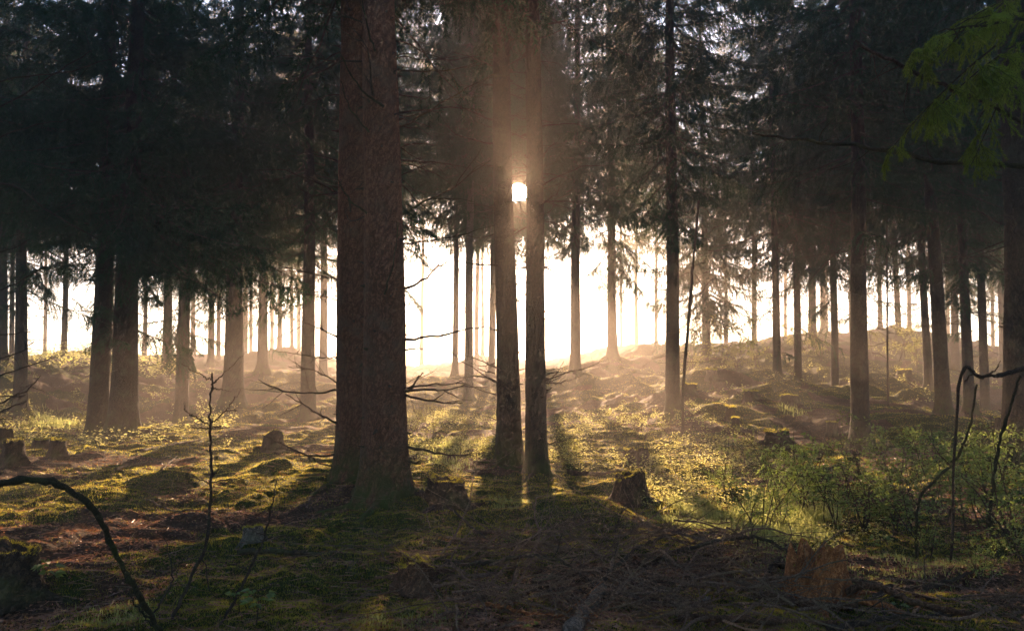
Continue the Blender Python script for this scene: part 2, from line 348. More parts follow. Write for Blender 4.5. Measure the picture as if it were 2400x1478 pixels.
# ------------------------------------------------------------------ mesh helpers
class MB:
    def __init__(s): s.V = []; s.Q = []; s.T = []; s.n = 0; s.mt = []; s.mq = []
    def add(s, V, Q=None, T=None, m=0):
        V = np.asarray(V, np.float32).reshape(-1, 3); s.V.append(V)
        if Q is not None and len(Q): s.Q.append(np.asarray(Q, np.int64)+s.n); s.mq.append(np.full(len(Q), m))
        if T is not None and len(T): s.T.append(np.asarray(T, np.int64)+s.n); s.mt.append(np.full(len(T), m))
        s.n += len(V)
    def arrays(s):
        V = np.concatenate(s.V) if s.V else np.zeros((0, 3), np.float32)
        Q = np.concatenate(s.Q) if s.Q else np.zeros((0, 4), int); T = np.concatenate(s.T) if s.T else np.zeros((0, 3), int)
        mq = np.concatenate(s.mq) if s.mq else np.zeros(0, int); mt = np.concatenate(s.mt) if s.mt else np.zeros(0, int)
        return V, Q, T, mq, mt
    def put(s, arr, R3, p, m_override=None):      # add a transformed copy of arrays()
        V, Q, T, mq, mt = arr
        s.V.append((V @ np.asarray(R3, np.float32).T + np.asarray(p, np.float32)))
        if len(Q): s.Q.append(Q+s.n); s.mq.append(mq)
        if len(T): s.T.append(T+s.n); s.mt.append(mt)
        s.n += len(V)
    def mesh(s, name, mats, smooth=False, attr=None):
        V, Q, T, mq, mt = s.arrays()
        me = bpy.data.meshes.new(name); me.vertices.add(len(V)); me.vertices.foreach_set('co', V.ravel())
        nl = len(Q)*4 + len(T)*3; me.loops.add(nl)
        me.loops.foreach_set('vertex_index', np.concatenate([Q.ravel(), T.ravel()]).astype(np.int32))
        me.polygons.add(len(Q)+len(T))
        ls = np.concatenate([np.arange(len(Q))*4, len(Q)*4 + np.arange(len(T))*3]).astype(np.int32)
        me.polygons.foreach_set('loop_start', ls)
        me.polygons.foreach_set('material_index', np.concatenate([mq, mt]).astype(np.int32))
        me.polygons.foreach_set('use_smooth', np.full(len(Q)+len(T), smooth))
        for m in (mats if isinstance(mats, (list, tuple)) else [mats]): me.materials.append(m)
        if attr is not None:
            a = me.attributes.new(attr[0], 'FLOAT', 'POINT'); a.data.foreach_set('value', attr[1].astype(np.float32))
        me.update(calc_edges=True); return me
def link(name, me, parent=None):
    o = bpy.data.objects.new(name, me); COL.objects.link(o)
    if parent is not None: o.parent = parent
    return o
def tag(o, label=None, cat=None, group=None, kind=None):
    if label: o['label'] = label
    if cat: o['category'] = cat
    if group: o['group'] = group
    if kind: o['kind'] = kind
    return o
def empty(name, loc, rz=0):
    o = bpy.data.objects.new(name, None); COL.objects.link(o); o.location = loc; o.rotation_euler = (0, 0, rz); o.empty_display_size = .2
    return o
def nrmz(v): v = np.asarray(v, float); return v/(np.linalg.norm(v)+1e-9)
def tube(pts, rad, k=6, cap=True, bump=None):
    pts = np.asarray(pts, float); m = len(pts); rad = np.broadcast_to(np.asarray(rad, float), (m,))
    tg = np.gradient(pts, axis=0); tg /= (np.linalg.norm(tg, axis=1, keepdims=True)+1e-9)
    up = np.array([0, 0, 1.0]) if abs(tg[0][2]) < .8 else np.array([1.0, 0, 0])
    a = np.cross(tg, up); a /= (np.linalg.norm(a, axis=1, keepdims=True)+1e-9); b = np.cross(a, tg)
    th = np.linspace(0, 2*np.pi, k, endpoint=False)
    rr = rad[:, None]*np.ones(k)[None]
    if bump is not None: rr = rr*(1+bump*(R.rand(m, k)-.5)*2)
    V = pts[:, None, :] + rr[..., None]*(np.cos(th)[None, :, None]*a[:, None, :] + np.sin(th)[None, :, None]*b[:, None, :])
    V = V.reshape(-1, 3)
    i = np.arange(m-1)[:, None]*k; j = np.arange(k)[None]; j2 = (j+1) % k
    Q = np.stack([i+j, i+j2, i+k+j2, i+k+j], -1).reshape(-1, 4)
    T = None
    if cap:
        V = np.vstack([V, pts[0], pts[-1]]); c0 = m*k; c1 = c0+1; jj = np.arange(k)
        T = np.vstack([np.stack([np.full(k, c0), (jj+1) % k, jj], -1), np.stack([np.full(k, c1), (m-1)*k+jj, (m-1)*k+(jj+1) % k], -1)])
    return V, Q, T
def curve(pts, m):          # Catmull-Rom through pts
    P = np.asarray(pts, float)
    if len(P) == 2: return P[0] + (P[1]-P[0])*np.linspace(0, 1, m)[:, None]
    P = np.vstack([2*P[0]-P[1], P, 2*P[-1]-P[-2]]); t = np.linspace(0, len(P)-3-1e-6, m); i = t.astype(int); f = (t-i)[:, None]
    a, b, c, d = P[i], P[i+1], P[i+2], P[i+3]
    return .5*((2*b)+(-a+c)*f+(2*a-5*b+4*c-d)*f*f+(-a+3*b-3*c+d)*f**3)
def wander(p0, d, L, m, amp=.1, grav=0.0, curl=None):
    d = nrmz(d); p = np.array(p0, float); out = [p.copy()]; st = L/(m-1)
    for _ in range(m-1):
        d = nrmz(d + R.normal(0, amp, 3) + np.array([0, 0, grav])); p = p+d*st; out.append(p.copy())
    return np.array(out)
def blades(P, D, L, Wd, side=None):
    """flat tapering blades: P base, D direction (unit), L length, Wd width -> V, T"""
    k = len(P); 
    if side is None: side = R.normal(0, 1, (k, 3))
    s = np.cross(D, side); s /= (np.linalg.norm(s, axis=1, keepdims=True)+1e-9)
    L = np.broadcast_to(L, (k,))[:, None]; Wd = np.broadcast_to(Wd, (k,))[:, None]
    V = np.stack([P - s*Wd*.5, P + s*Wd*.5, P + D*L], 1).reshape(-1, 3)
    return V, np.arange(k*3).reshape(-1, 3)
def leaves(P, D, L, Wd, fold=.25):
    """kite shaped leaves folded on the midrib -> V, T"""
    k = len(P); side = R.normal(0, 1, (k, 3)) + np.array([0, 0, 1.2])
    s = np.cross(D, side); s /= (np.linalg.norm(s, axis=1, keepdims=True)+1e-9); nn = np.cross(s, D)
    L = np.broadcast_to(L, (k,))[:, None]; Wd = np.broadcast_to(Wd, (k,))[:, None]
    a = P; c = P + D*L - nn*L*.15; m1 = P + D*L*.45
    V = np.stack([a, m1 + s*Wd*.5 + nn*Wd*fold, c, m1 - s*Wd*.5 + nn*Wd*fold], 1).reshape(-1, 3)
    i = np.arange(k)[:, None]*4
    T = np.concatenate([i+[[0, 1, 2]], i+[[0, 2, 3]]]).reshape(-1, 3)
    return V, T

# ------------------------------------------------------------------ ground sheet
def build_ground():
    a = np.concatenate([np.linspace(-180, -62, 60, endpoint=False), np.linspace(-62, -40, 60, endpoint=False), np.linspace(-40, 40, 620, endpoint=False),
                        np.linspace(40, 62, 60, endpoint=False), np.linspace(62, 180, 60, endpoint=False)])
    r = np.concatenate([[.02, .6, 1.5, 2.5, 3.3], np.geomspace(4, 20, 430), np.geomspace(20.1, 60, 200), np.geomspace(61, 150, 50)])
    AA, RR = np.meshgrid(np.radians(a), r); X = RR*np.sin(AA); Y = RR*np.cos(AA)
    Z = ground_z(X, Y)
    V = np.stack([X, Y, Z], -1).reshape(-1, 3); na, nr = len(a), len(r)
    i = np.arange(nr-1)[:, None]*na; j = np.arange(na)[None]; j2 = (j+1) % na
    Q = np.stack([i+j, i+j2, i+na+j2, i+na+j], -1).reshape(-1, 4)
    mb = MB(); mb.add(V, Q)
    me = mb.mesh('ground', M_GROUND, True, ('moss', moss_amount(X.ravel(), Y.ravel())))
    tag(link('ground', me), 'mossy forest floor of humps, needle litter and roots', 'ground', kind='structure')
build_ground()

# ------------------------------------------------------------------ prototypes: spruce bough, dead branch
def bough(L, seed, dens=1.0, dead=0.0):
    """spruce bough along +x; material 0 twig, 1 needles"""
    mb = MB(); s = np.linspace(0, L, 9)
    dr = R.uniform(.16, .30); z = -dr*s + (dr*.95/L)*s*s*R.uniform(.6, 1.1); y = np.cumsum(R.normal(0, .02, 9))*L/2
    ax = np.stack([s, y, z], -1); V, Q, T = tube(ax, np.linspace(.006+.006*L, .003, 9), 4, False); mb.add(V, Q, m=0)
    nsec = int(L/.050*dens); ss = np.sort(R.uniform(.10*L, L, nsec)); 
    PB = []; DB = []
    for k, q in enumerate(ss):
        p = np.array([np.interp(q, s, ax[:, i]) for i in range(3)]); sd = 1 if k % 2 else -1
        l2 = (.13 + .62*(L-q)**.85*R.uniform(.5, 1.05)) if L-q < .9 else R.uniform(.45, .9)
        l2 = min(l2, .85)
        droop = -R.uniform(.15, .9)
        d = nrmz([R.uniform(.55, 1.0), sd*R.uniform(.5, 1.0), droop*.6]); m = 5
        st = l2/(m-1); pts = [p]
        for _ in range(m-1):
            pts.append(pts[-1]+d*st); d = nrmz(d+np.array([.05, 0, -.42+R.normal(0, .08)]))
        pts = np.array(pts)
        V, Q, T = tube(pts, np.linspace(.0035, .0015, m), 3, False); mb.add(V, Q, m=0)
        if R.rand() < dead: continue
        t = np.arange(.02, l2, .017)/l2*(m-1); i = np.minimum(t.astype(int), m-2); f = (t-i)[:, None]
        c = pts[i]*(1-f)+pts[i+1]*f; tg = pts[i+1]-pts[i]; tg /= np.linalg.norm(tg, axis=1, keepdims=True)
        for _ in range(2):
            o = R.normal(0, 1, c.shape); o[:, 2] *= .8; o -= (o*tg).sum(1, keepdims=True)*tg; o /= (np.linalg.norm(o, axis=1, keepdims=True)+1e-9)
            dd = tg*.75+o; dd /= np.linalg.norm(dd, axis=1, keepdims=True)
            PB.append(c); DB.append(dd)
    if PB:
        P = np.concatenate(PB); D = np.concatenate(DB); V, T = blades(P, D, R.uniform(.035, .07, len(P)), .015); mb.add(V, T=T, m=1)
    return mb.arrays()
def dead_branch_arr(L, r0, sub=8, grav=.0, amp=.10, k=5, m=10):
    mb = MB(); ax = wander((0, 0, 0), (1, R.normal(0, .15), R.uniform(-.25, .15)), L, m, amp, grav)
    mb.add(*tube(ax, np.linspace(r0, r0*.22, m)*R.uniform(.85, 1.15, m), k))
    for _ in range(sub):
        q = R.uniform(.2, .95); i = int(q*(m-1)); p = ax[i]; d = nrmz(ax[min(i+1, m-1)]-ax[max(i-1, 0)])
        dd = nrmz(d*R.uniform(.6, 1.2) + np.array([0, R.choice([-1, 1])*R.uniform(.4, 1), R.uniform(-.5, .5)]))
        l2 = L*R.uniform(.12, .45)*(1.1-q*.6); a2 = wander(p, dd, l2, 5, .16, grav)
        rr = max(r0*.35*(1-q*.5), .0015)
        mb.add(*tube(a2, np.linspace(rr, rr*.35, 5), 3, False))
        if l2 > .25:
            for _ in range(3):
                j = R.randint(1, 4); a3 = wander(a2[j], nrmz(dd+R.normal(0, .6, 3)), l2*R.uniform(.25, .5), 3, .15, grav)
                mb.add(*tube(a3, np.linspace(rr*.5, rr*.25, 3), 3, False))
    return mb.arrays()
def axis_rot(d, roll=0.0):
    """matrix taking +x to d, keeping z mostly up"""
    x = nrmz(d); z = np.array([0, 0, 1.0]); z = z - x*np.dot(z, x)
    z = nrmz(z) if np.linalg.norm(z) > 1e-3 else np.array([0, 1.0, 0]); y = np.cross(z, x)
    Rm = np.stack([x, y, z], -1); c, s = math.cos(roll), math.sin(roll)
    return Rm @ np.array([[1, 0, 0], [0, c, -s], [0, s, c]])

BOUGHS = {3.7: [bough(3.7, k, .9) for k in range(3)], 2.7: [bough(2.7, k) for k in range(3)], 1.9: [bough(1.9, k) for k in range(3)], 1.1: [bough(1.1, k) for k in range(2)], .5: [bough(.55, 9)]}
THIN = [bough(2.2, k, .6, .45) for k in range(2)]
DEADS = [dead_branch_arr(R.uniform(.9, 1.9), .011, 7, -.02, .09, 3, 7) for _ in range(10)]
DEADS_FAR = [dead_branch_arr(R.uniform(.9, 1.9), .017, 6, -.02, .09, 3, 6) for _ in range(10)]
def make_crown(H, rmax, sparse=0):
    mb = MB(); z = 0.0
    while z < H:
        f = z/H; rad = rmax*(1-f)**.75*min(1, .62+f*3.2)+.12
        nb = R.randint(6, 9)
        if z < .8: nb = 4
        ph = R.uniform(0, 6.28)
        for k in range(nb):
            if R.rand() < .19: continue
            a = ph + k*2*math.pi/nb + R.normal(0, .25); L = rad*R.uniform(.5, 1.2)
            key = min(BOUGHS, key=lambda q: abs(q-L)); arr = BOUGHS[key][R.randint(len(BOUGHS[key]))]
            if z < 1.5 and R.rand() < .5: arr = THIN[R.randint(2)]; key = 2.2
            sc = L/key; el = -.26 + .6*f + R.normal(0, .10)
            Rm = axis_rot([math.cos(a)*math.cos(el), math.sin(a)*math.cos(el), math.sin(el)], R.normal(0, .12))*sc
            mb.put(arr, Rm, (0, 0, z+R.normal(0, .1)))
        z += R.uniform(.31, .46)*(1+.2*f)
    return mb
CROWN_H = 13.5
CROWNS = [make_crown(CROWN_H, rr).mesh('crown', [M_TWIG, M_NEEDLE]) for rr in (3.6, 4.2, 3.3, 3.9)]

# ------------------------------------------------------------------ spruce trees
def trunk_mb(base, d, r0, H, near, roots=5):
    """local coordinates (origin = base); d = unit axis"""
    mb = MB(); k = 44 if near else 16; m = 110 if near else 34
    hz = np.concatenate([np.linspace(-.35, .9, 22 if near else 10), np.linspace(.95, H, m)]) if near else np.concatenate([np.linspace(-.35, 1.0, 10), np.linspace(1.3, H, m)])
    th = np.linspace(0, 2*np.pi, k, endpoint=False); ph = R.uniform(0, 6.28, 4)
    lob = .5+.5*np.cos(roots*th+ph[0]) ; lob = lob*.7 + .3*(.5+.5*np.cos((roots-2)*th+ph[1]))
    hh = np.clip(hz, 0, None)[:, None]
    rad = r0*(1-hh/(H*1.06))**.85
    flare = np.exp(-hh/(r0*1.15))*(.38+.62*lob[None])*(.62 if near else .95) + .10*np.exp(-hh/(r0*4))
    bumpn = (vnoise(th[None]*3.2+0*hh, hh*2.2+hz[:, None]*0, 5+R.randint(99))-.5)*.07 + (vnoise(th[None]*9, hh*9, 40)-.5)*.035
    if near: bumpn = bumpn + (vnoise(th[None]*7*2, hh*26, 80)-.5)*.035
    rr = rad*(1+flare+bumpn)
    wob = np.stack([np.sin(hz*.55+ph[2]), np.sin(hz*.43+ph[3]), 0*hz], -1)*r0*.12*np.clip(hz/4, 0, 1)[:, None]
    ax = d[None]*hz[:, None] + wob
    V = ax[:, None, :] + rr[..., None]*np.stack([np.cos(th), np.sin(th), 0*th], -1)[None]
    i = np.arange(len(hz)-1)[:, None]*k; j = np.arange(k)[None]; j2 = (j+1) % k
    Q = np.stack([i+j, i+j2, i+k+j2, i+k+j], -1).reshape(-1, 4)
    mb.add(V.reshape(-1, 3), Q)
    # surface roots running out over the ground
    nr = roots if r0 > .1 else 3
    for q in range(nr):
        a = (2*np.pi*q - ph[0])/nr + R.normal(0, .15); L = r0*R.uniform(3.5, 6.5); mm = 9; pts = []
        for s in np.linspace(0, 1, mm):
            rr_ = r0*.75 + L*s; aa = a + .35*math.sin(s*3+q)*s
            x = math.cos(aa)*rr_; y = math.sin(aa)*rr_
            z = gz(base[0]+x, base[1]+y) - base[2] + r0*.10*(1-s) - .05*s
            if s == 0: z += r0*.35
            pts.append((x, y, z))
        mb.add(*tube(curve(pts, 18), np.linspace(r0*.26, r0*.05, 18), 8, True, .08))
    return mb, hz, ax
GROUP_T = 'spruce trees of the misty wood'
NEAR_BR = [dead_branch_arr(R.uniform(.9, 1.5), .014, 9, -.01, .13, 6, 12) for _ in range(7)]
NEAR_BR_ME = []
for arr in NEAR_BR:
    b = MB(); b.put(arr, np.eye(3), (0, 0, 0)); NEAR_BR_ME.append(b.mesh('dead_branch', M_TWIG, True))
tree_info = []
SUNLINE = [(np.array([0, 0, CAMZ]), np.array(SUN_DIR))]
def pruned_crown(src, loc, Rm, s):
    """a crown of its own with an opening where the low sun shines through"""
    me = src.copy(); n_ = len(me.vertices); co = np.empty(n_*3, np.float32); me.vertices.foreach_get('co', co); co = co.reshape(-1, 3)
    wv = (co*np.array([s, s, 1.3 if loc[1] > 28 else 1.12])) @ Rm.T + loc; o, d_ = SUNLINE[0]; q = wv-o; tt = q @ d_
    dist = np.linalg.norm(q - tt[:, None]*d_, axis=1); lim = np.maximum(.25, tt*.012)*(.8+.5*vnoise(wv[:, 0]*2, wv[:, 2]*2, 9))
    if not (dist < lim).any(): bpy.data.meshes.remove(me); return src
    import bmesh as _b
    bm = _b.new(); bm.from_mesh(me); bm.verts.ensure_lookup_table()
    _b.ops.delete(bm, geom=[bm.verts[i] for i in np.nonzero(dist < lim)[0]], context='VERTS'); bm.to_mesh(me); bm.free(); return me
def spruce(i, t):
    ub, vb, uu, vu, wpx, Y, cb, label = t
    if Y > 33 and cb > 6:
        k_ = .125 if (330 < ub < 700 or ub > 2220) else (.15 if 1400 < ub < 1560 else .185)
        cb = Y*(k_+R.uniform(-.02, .035)) + 1.9
        if abs((ub-1200)/F*Y) < 11: cb = max(cb, .20*Y+1.8+(2.6 if Y > 45 else 0))
    P = at(ub, vb, Y); x, y = P[0], P[1]; z = gz(x, y) - .03
    r0 = wpx/F*Y/2*1.03; U = at(uu, vu, Y); d = nrmz(U-np.array([x, y, z])); H = cb + CROWN_H*(1.3 if Y > 28 else 1.12) - .8
    near = Y < 16
    root = empty('spruce_tree', (x, y, z)); tag(root, label, 'spruce tree', GROUP_T)
    mb, hz, ax = trunk_mb((x, y, z), d, r0, H, near)
    z0 = cb - z
    if not near:
        nd = int(R.uniform(50, 75)) if Y < 40 else int(R.uniform(26, 40))
        for _ in range(nd):
            h = R.uniform(1.2, z0+1.5) if Y > 22 else R.uniform(.8, z0+1.5)
            h = max(h, R.uniform(.6, z0))
            a = R.uniform(0, 6.28); el = R.uniform(-.45, .25); arr = (DEADS_FAR if Y > 21 else DEADS)[R.randint(10)]
            sc = R.uniform(.4, 1.2)*(1.0 if h > 2.5 else .7)
            Rm = axis_rot([math.cos(a)*math.cos(el), math.sin(a)*math.cos(el), math.sin(el)], R.uniform(-1, 1))*sc
            p = d*h + np.array([math.cos(a), math.sin(a), 0])*r0*.7
            mb.put((arr[0], arr[1], arr[2], np.ones_like(arr[3]), np.ones_like(arr[4])), Rm, p)
    if near:
        for _ in range(110):
            h = R.uniform(.5, z0+1); a = R.uniform(0, 6.28); rr = r0*(1-h/(H*1.06))**.85; dr_ = nrmz([math.cos(a), math.sin(a), R.uniform(-.4, .5)]); L_ = R.uniform(.02, .12)
            p = d*h + np.array([math.cos(a), math.sin(a), 0])*rr*.93; q_ = R.uniform(.007, .016)
            V_, Q_, T_ = tube([p, p+dr_*L_*.5, p+dr_*L_], [q_*2.2, q_, q_*.6], 6, True, .1); mb.add(V_, Q_, T_, m=1)
    bm = M_BARK_RED if i < 2 else (M_BARK_PALE if i in (15,) else M_BARK)
    tr = link('trunk', mb.mesh('trunk', [bm, M_TWIG], True), root)
    cr = link('crown', CROWNS[i % 4], root); zz = z0
    cr.location = tuple(d*zz); s = R.uniform(.92, 1.12)*(1.14 if 930 < ub < 1620 and Y > 18 else (.93 if ub > 1600 else 1.05))
    q = Vector((0, 0, 1)).rotation_difference(Vector(d)).to_matrix() @ Matrix.Rotation(R.uniform(0, 6.28), 3, 'Z')
    cr.rotation_euler = q.to_euler(); cr.scale = (s, s, 1.3 if Y > 28 else 1.12)
    if 1150 < ub < 1290 and not near:      # second crown added to block stray sunlight, turned against the first
        c2 = cr.copy(); COL.objects.link(c2); c2.parent = root; c2.rotation_euler = (q @ Matrix.Rotation(.5, 3, 'Z')).to_euler()
        c2.data = pruned_crown(c2.data, np.array([x, y, z])+d*zz, np.array(q @ Matrix.Rotation(.5, 3, 'Z')), s)
    if 830 < ub < 1600: cr.data = pruned_crown(cr.data, np.array([x, y, z])+d*zz, np.array(q), s)
    tree_info.append((root, np.array([x, y, z]), d, r0, H, z0))
    if near:
        cnt = 48 if i in (2, 3) else 36
        for k in range(cnt):
            h = R.uniform(1.0, z0) if k < cnt//3 else R.uniform(3.5, z0)
            a = R.uniform(0, 6.28)
            if i in (0, 1, 2, 3) and -math.pi*.80 < ((a+math.pi) % (2*math.pi))-math.pi < -math.pi*.2 and R.rand() < .75: a += math.pi
            el = R.uniform(-.35, .3); dd = np.array([math.cos(a)*math.cos(el), math.sin(a)*math.cos(el), math.sin(el)])
            b = link('dead_branch', NEAR_BR_ME[R.randint(7)], root); sc = R.uniform(.35, 1.2)
            mt = Matrix(axis_rot(dd, R.uniform(-2, 2)).tolist()).to_euler(); b.rotation_euler = mt
            rr = r0*(1-h/(H*1.06))**.85
            b.location = tuple(d*h + np.array([math.cos(a), math.sin(a), 0])*rr*.85); b.scale = (sc, sc, sc)
for i, t in enumerate(TREES): spruce(i, t)
# the wood goes on around the viewer; unseen spruces added to dim skylight
OUT = [(-15,17,.2),(-12,11,.27),(-19,24,.2),(-24,33,.2),(-29,42,.18),(-9,4.5,.25),(-14,-1,.25),(-8,-7,.24),(-2.5,-9,.3),(4,-8,.25),(9,-5,.25),(13,1.5,.28),(10.2,6.2,.25),
       (16,14,.2),(20,21,.22),(24,30,.2),(31,40,.2),(-4,-17,.25),(6,-16,.25),(-14,-14,.25),(15,-12,.25),(0,-26,.25),(-20,6,.25),(21,7,.25),(12,-24,.25),(-11,-24,.25),(-36,48,.2),(36,50,.2),(-22,16,.2),(28,20,.2)]
for k, (x, y, r0) in enumerate(OUT):
    z = gz(x, y)-.03; root = empty('spruce_tree', (x, y, z)); tag(root, 'spruce of the same wood, added outside the view to dim the skylight', 'spruce tree', 'spruce trees added around the viewer')
    mb, hz, ax = trunk_mb((x, y, z), np.array([0, 0, 1.0]), r0, 19, False); link('trunk', mb.mesh('trunk', M_BARK, True), root)
    cr = link('crown', CROWNS[k % 4], root); cr.location = (0, 0, 5.8+R.uniform(0, 1)); cr.rotation_euler = (0, 0, R.uniform(0, 6.28)); cr.scale = (1.1, 1.1, 1)

# needled boughs that hang below the crowns' undersides
LOW_ME = []
for arr, key in ((BOUGHS[2.7][1], 2.7), (BOUGHS[1.9][1], 1.9), (THIN[0], 2.2), (THIN[1], 2.2), (BOUGHS[1.1][1], 1.1)):
    b_ = MB(); b_.put(arr, np.eye(3), (0, 0, 0)); LOW_ME.append(b_.mesh('bough', [M_TWIG, M_NEEDLE]))
for root, base, d, r0, H, z0 in tree_info:
    if base[1] < 17 or base[1] > 50: continue
    cen = abs(base[0]) < 9 and base[1] > 27
    for _ in range(3 if cen else R.randint(6, 11)):
        o = link('bough', LOW_ME[R.randint(5)], root); h = z0 - abs(R.normal(0, .9 if cen else 1.5)); a = R.uniform(0, 6.28); el = R.uniform(-.5, -.1); sc = R.uniform(.5, 1.15)
        o.location = tuple(d*h + np.array([math.cos(a), math.sin(a), 0])*r0*.7); o.scale = (sc, sc, sc)
        o.rotation_euler = Matrix(axis_rot([math.cos(a)*math.cos(el), math.sin(a)*math.cos(el), math.sin(el)], R.uniform(-.4, .4)).tolist()).to_euler()
# dead branches of the big trunk that show singly
def branch_px(tree, pts, r0, side=6, dY=None, mat_=M_TWIG, name='dead_branch'):
    root, base, d, rr, H, z0 = tree_info[tree]; Y0 = base[1]
    P = [at(u, v, Y0 + (dy if dY is None else dY)) - base for u, v, dy in pts]
    ax = curve(P, 14); ax[1:-1] += R.normal(0, .007, (12, 3)); mb = MB(); m = len(ax)
    mb.add(*tube(ax, np.linspace(r0, r0*.25, m)*R.uniform(.9, 1.12, m), 7))
    L = np.linalg.norm(ax[-1]-ax[0])
    for _ in range(side):
        q = R.uniform(.3, .95); k = int(q*(m-1)); dd = nrmz(ax[k]-ax[k-1]); dd = nrmz(dd + R.normal(0, .55, 3))
        a2 = wander(ax[k], dd, L*R.uniform(.15, .4), 6, .12); rr_ = r0*.4
        mb.add(*tube(a2, np.linspace(rr_, rr_*.3, 6), 4))
    link(name, mb.mesh(name, mat_, True), root)
for pts, r in [
    ([(800,655,0),(745,645,-.3),(650,620,-.5)],.016), ([(800,705,0),(740,690,-.2),(680,686,-.4)],.010), ([(800,795,0),(750,770,-.4),(702,752,-.6)],.016),
    ([(800,838,0),(740,836,-.4),(652,824,-.7)],.013), ([(800,900,0),(740,870,-.5),(675,858,-.7)],.012), ([(805,912,0),(740,920,-.3),(670,918,-.5),(605,888,-.7)],.016),
    ([(805,998,0),(750,972,-.4),(668,922,-.6)],.018), ([(800,1062,0),(730,1068,-.4),(660,1040,-.6),(615,1018,-.8)],.017), ([(805,1098,0),(750,1085,-.3),(720,1060,-.5)],.011)]:
    branch_px(1, pts, r, 7)
for pts, r in [
    ([(935,682,0),(985,660,-.2),(1010,640,-.3),(1037,603,-.4)],.020), ([(935,796,0),(990,792,-.1),(1060,780,-.2),(1100,768,-.3),(1150,768,-.4)],.019),
    ([(935,820,0),(975,818,-.2),(1000,816,-.3)],.014), ([(940,910,0),(990,904,-.2),(1040,900,-.3),(1092,898,-.4)],.014),
    ([(940,918,0),(1000,912,-.2),(1045,914,-.3),(1092,900,-.5)],.017), ([(940,912,0),(965,905,-.2),(978,885,-.3),(992,873,-.4)],.016),
    ([(940,922,0),(990,936,-.2),(1050,944,-.4),(1085,943,-.5)],.017), ([(945,1046,0),(1010,1058,-.2),(1060,1066,-.3),(1112,1067,-.4)],.019),
    ([(945,1080,0),(985,1082,-.2),(1018,1072,-.3)],.011), ([(930,710,0),(945,712,-.1),(962,716,-.15)],.011)]:
    branch_px(0, pts, r, 2)
for pts, r in [
    ([(930,300,0),(1000,265,.2),(1090,210,.6),(1170,170,.9)],.014), ([(925,512,0),(1000,470,.3),(1060,440,.7),(1150,375,1.1)],.018),
    ([(930,165,0),(1040,165,.4),(1140,150,.9)],.013), ([(945,570,0),(1010,565,.1),(1090,548,.3),(1150,530,.6)],.012),
    ([(900,250,-.25),(840,200,-.5),(795,120,-.7)],.016), ([(880,120,-.25),(860,60,-.5),(845,-40,-.8)],.014), ([(860,500,-.25),(820,470,-.4),(790,420,-.7)],.013),
    ([(900,690,-.26),(925,600,-.4),(935,520,-.6)],.010), ([(865,310,-.25),(820,255,-.5),(800,190,-.7)],.012)]:
    branch_px(0, pts, r, 3, mat_=M_MOSSTWIG, name='mossy_branch')
for pts, r in [([(1160,850,0),(1130,858,-.2),(1100,848,-.4)],.012), ([(1160,875,0),(1135,868,-.2),(1108,856,-.3)],.012), ([(1165,925,0),(1130,915,-.3),(1070,888,-.6)],.013),
    ([(1165,985,0),(1150,978,-.2),(1138,972,-.4)],.008)]:
    branch_px(2, pts, r, 2)
for pts, r in [([(1280,890,0),(1300,880,-.2),(1322,845,-.4)],.011), ([(1280,897,0),(1310,897,-.2),(1352,886,-.4)],.014), ([(1280,897,0),(1295,892,-.1),(1315,882,-.3)],.010),
    ([(1280,1040,0),(1310,1035,-.2),(1338,1026,-.4)],.013), ([(1280,915,0),(1288,912,-.1),(1295,908,-.2)],.012), ([(1270,610,0),(1290,600,.2),(1330,615,.4)],.009)]:
    branch_px(3, pts, r, 1)


# ------------------------------------------------------------------ helpers for things on the ground
def on(u, v, y0=3.0, y1=60.0):
    Y = np.geomspace(y0, y1, 700); d = ray(u, v); X = d[0]/d[1]*Y; Z = CAMZ + d[2]/d[1]*Y
    g = ground_z(X, Y); k = np.argmax(Z < g) if (Z < g).any() else len(Y)-1
    return np.array([X[k], Y[k], g[k]])
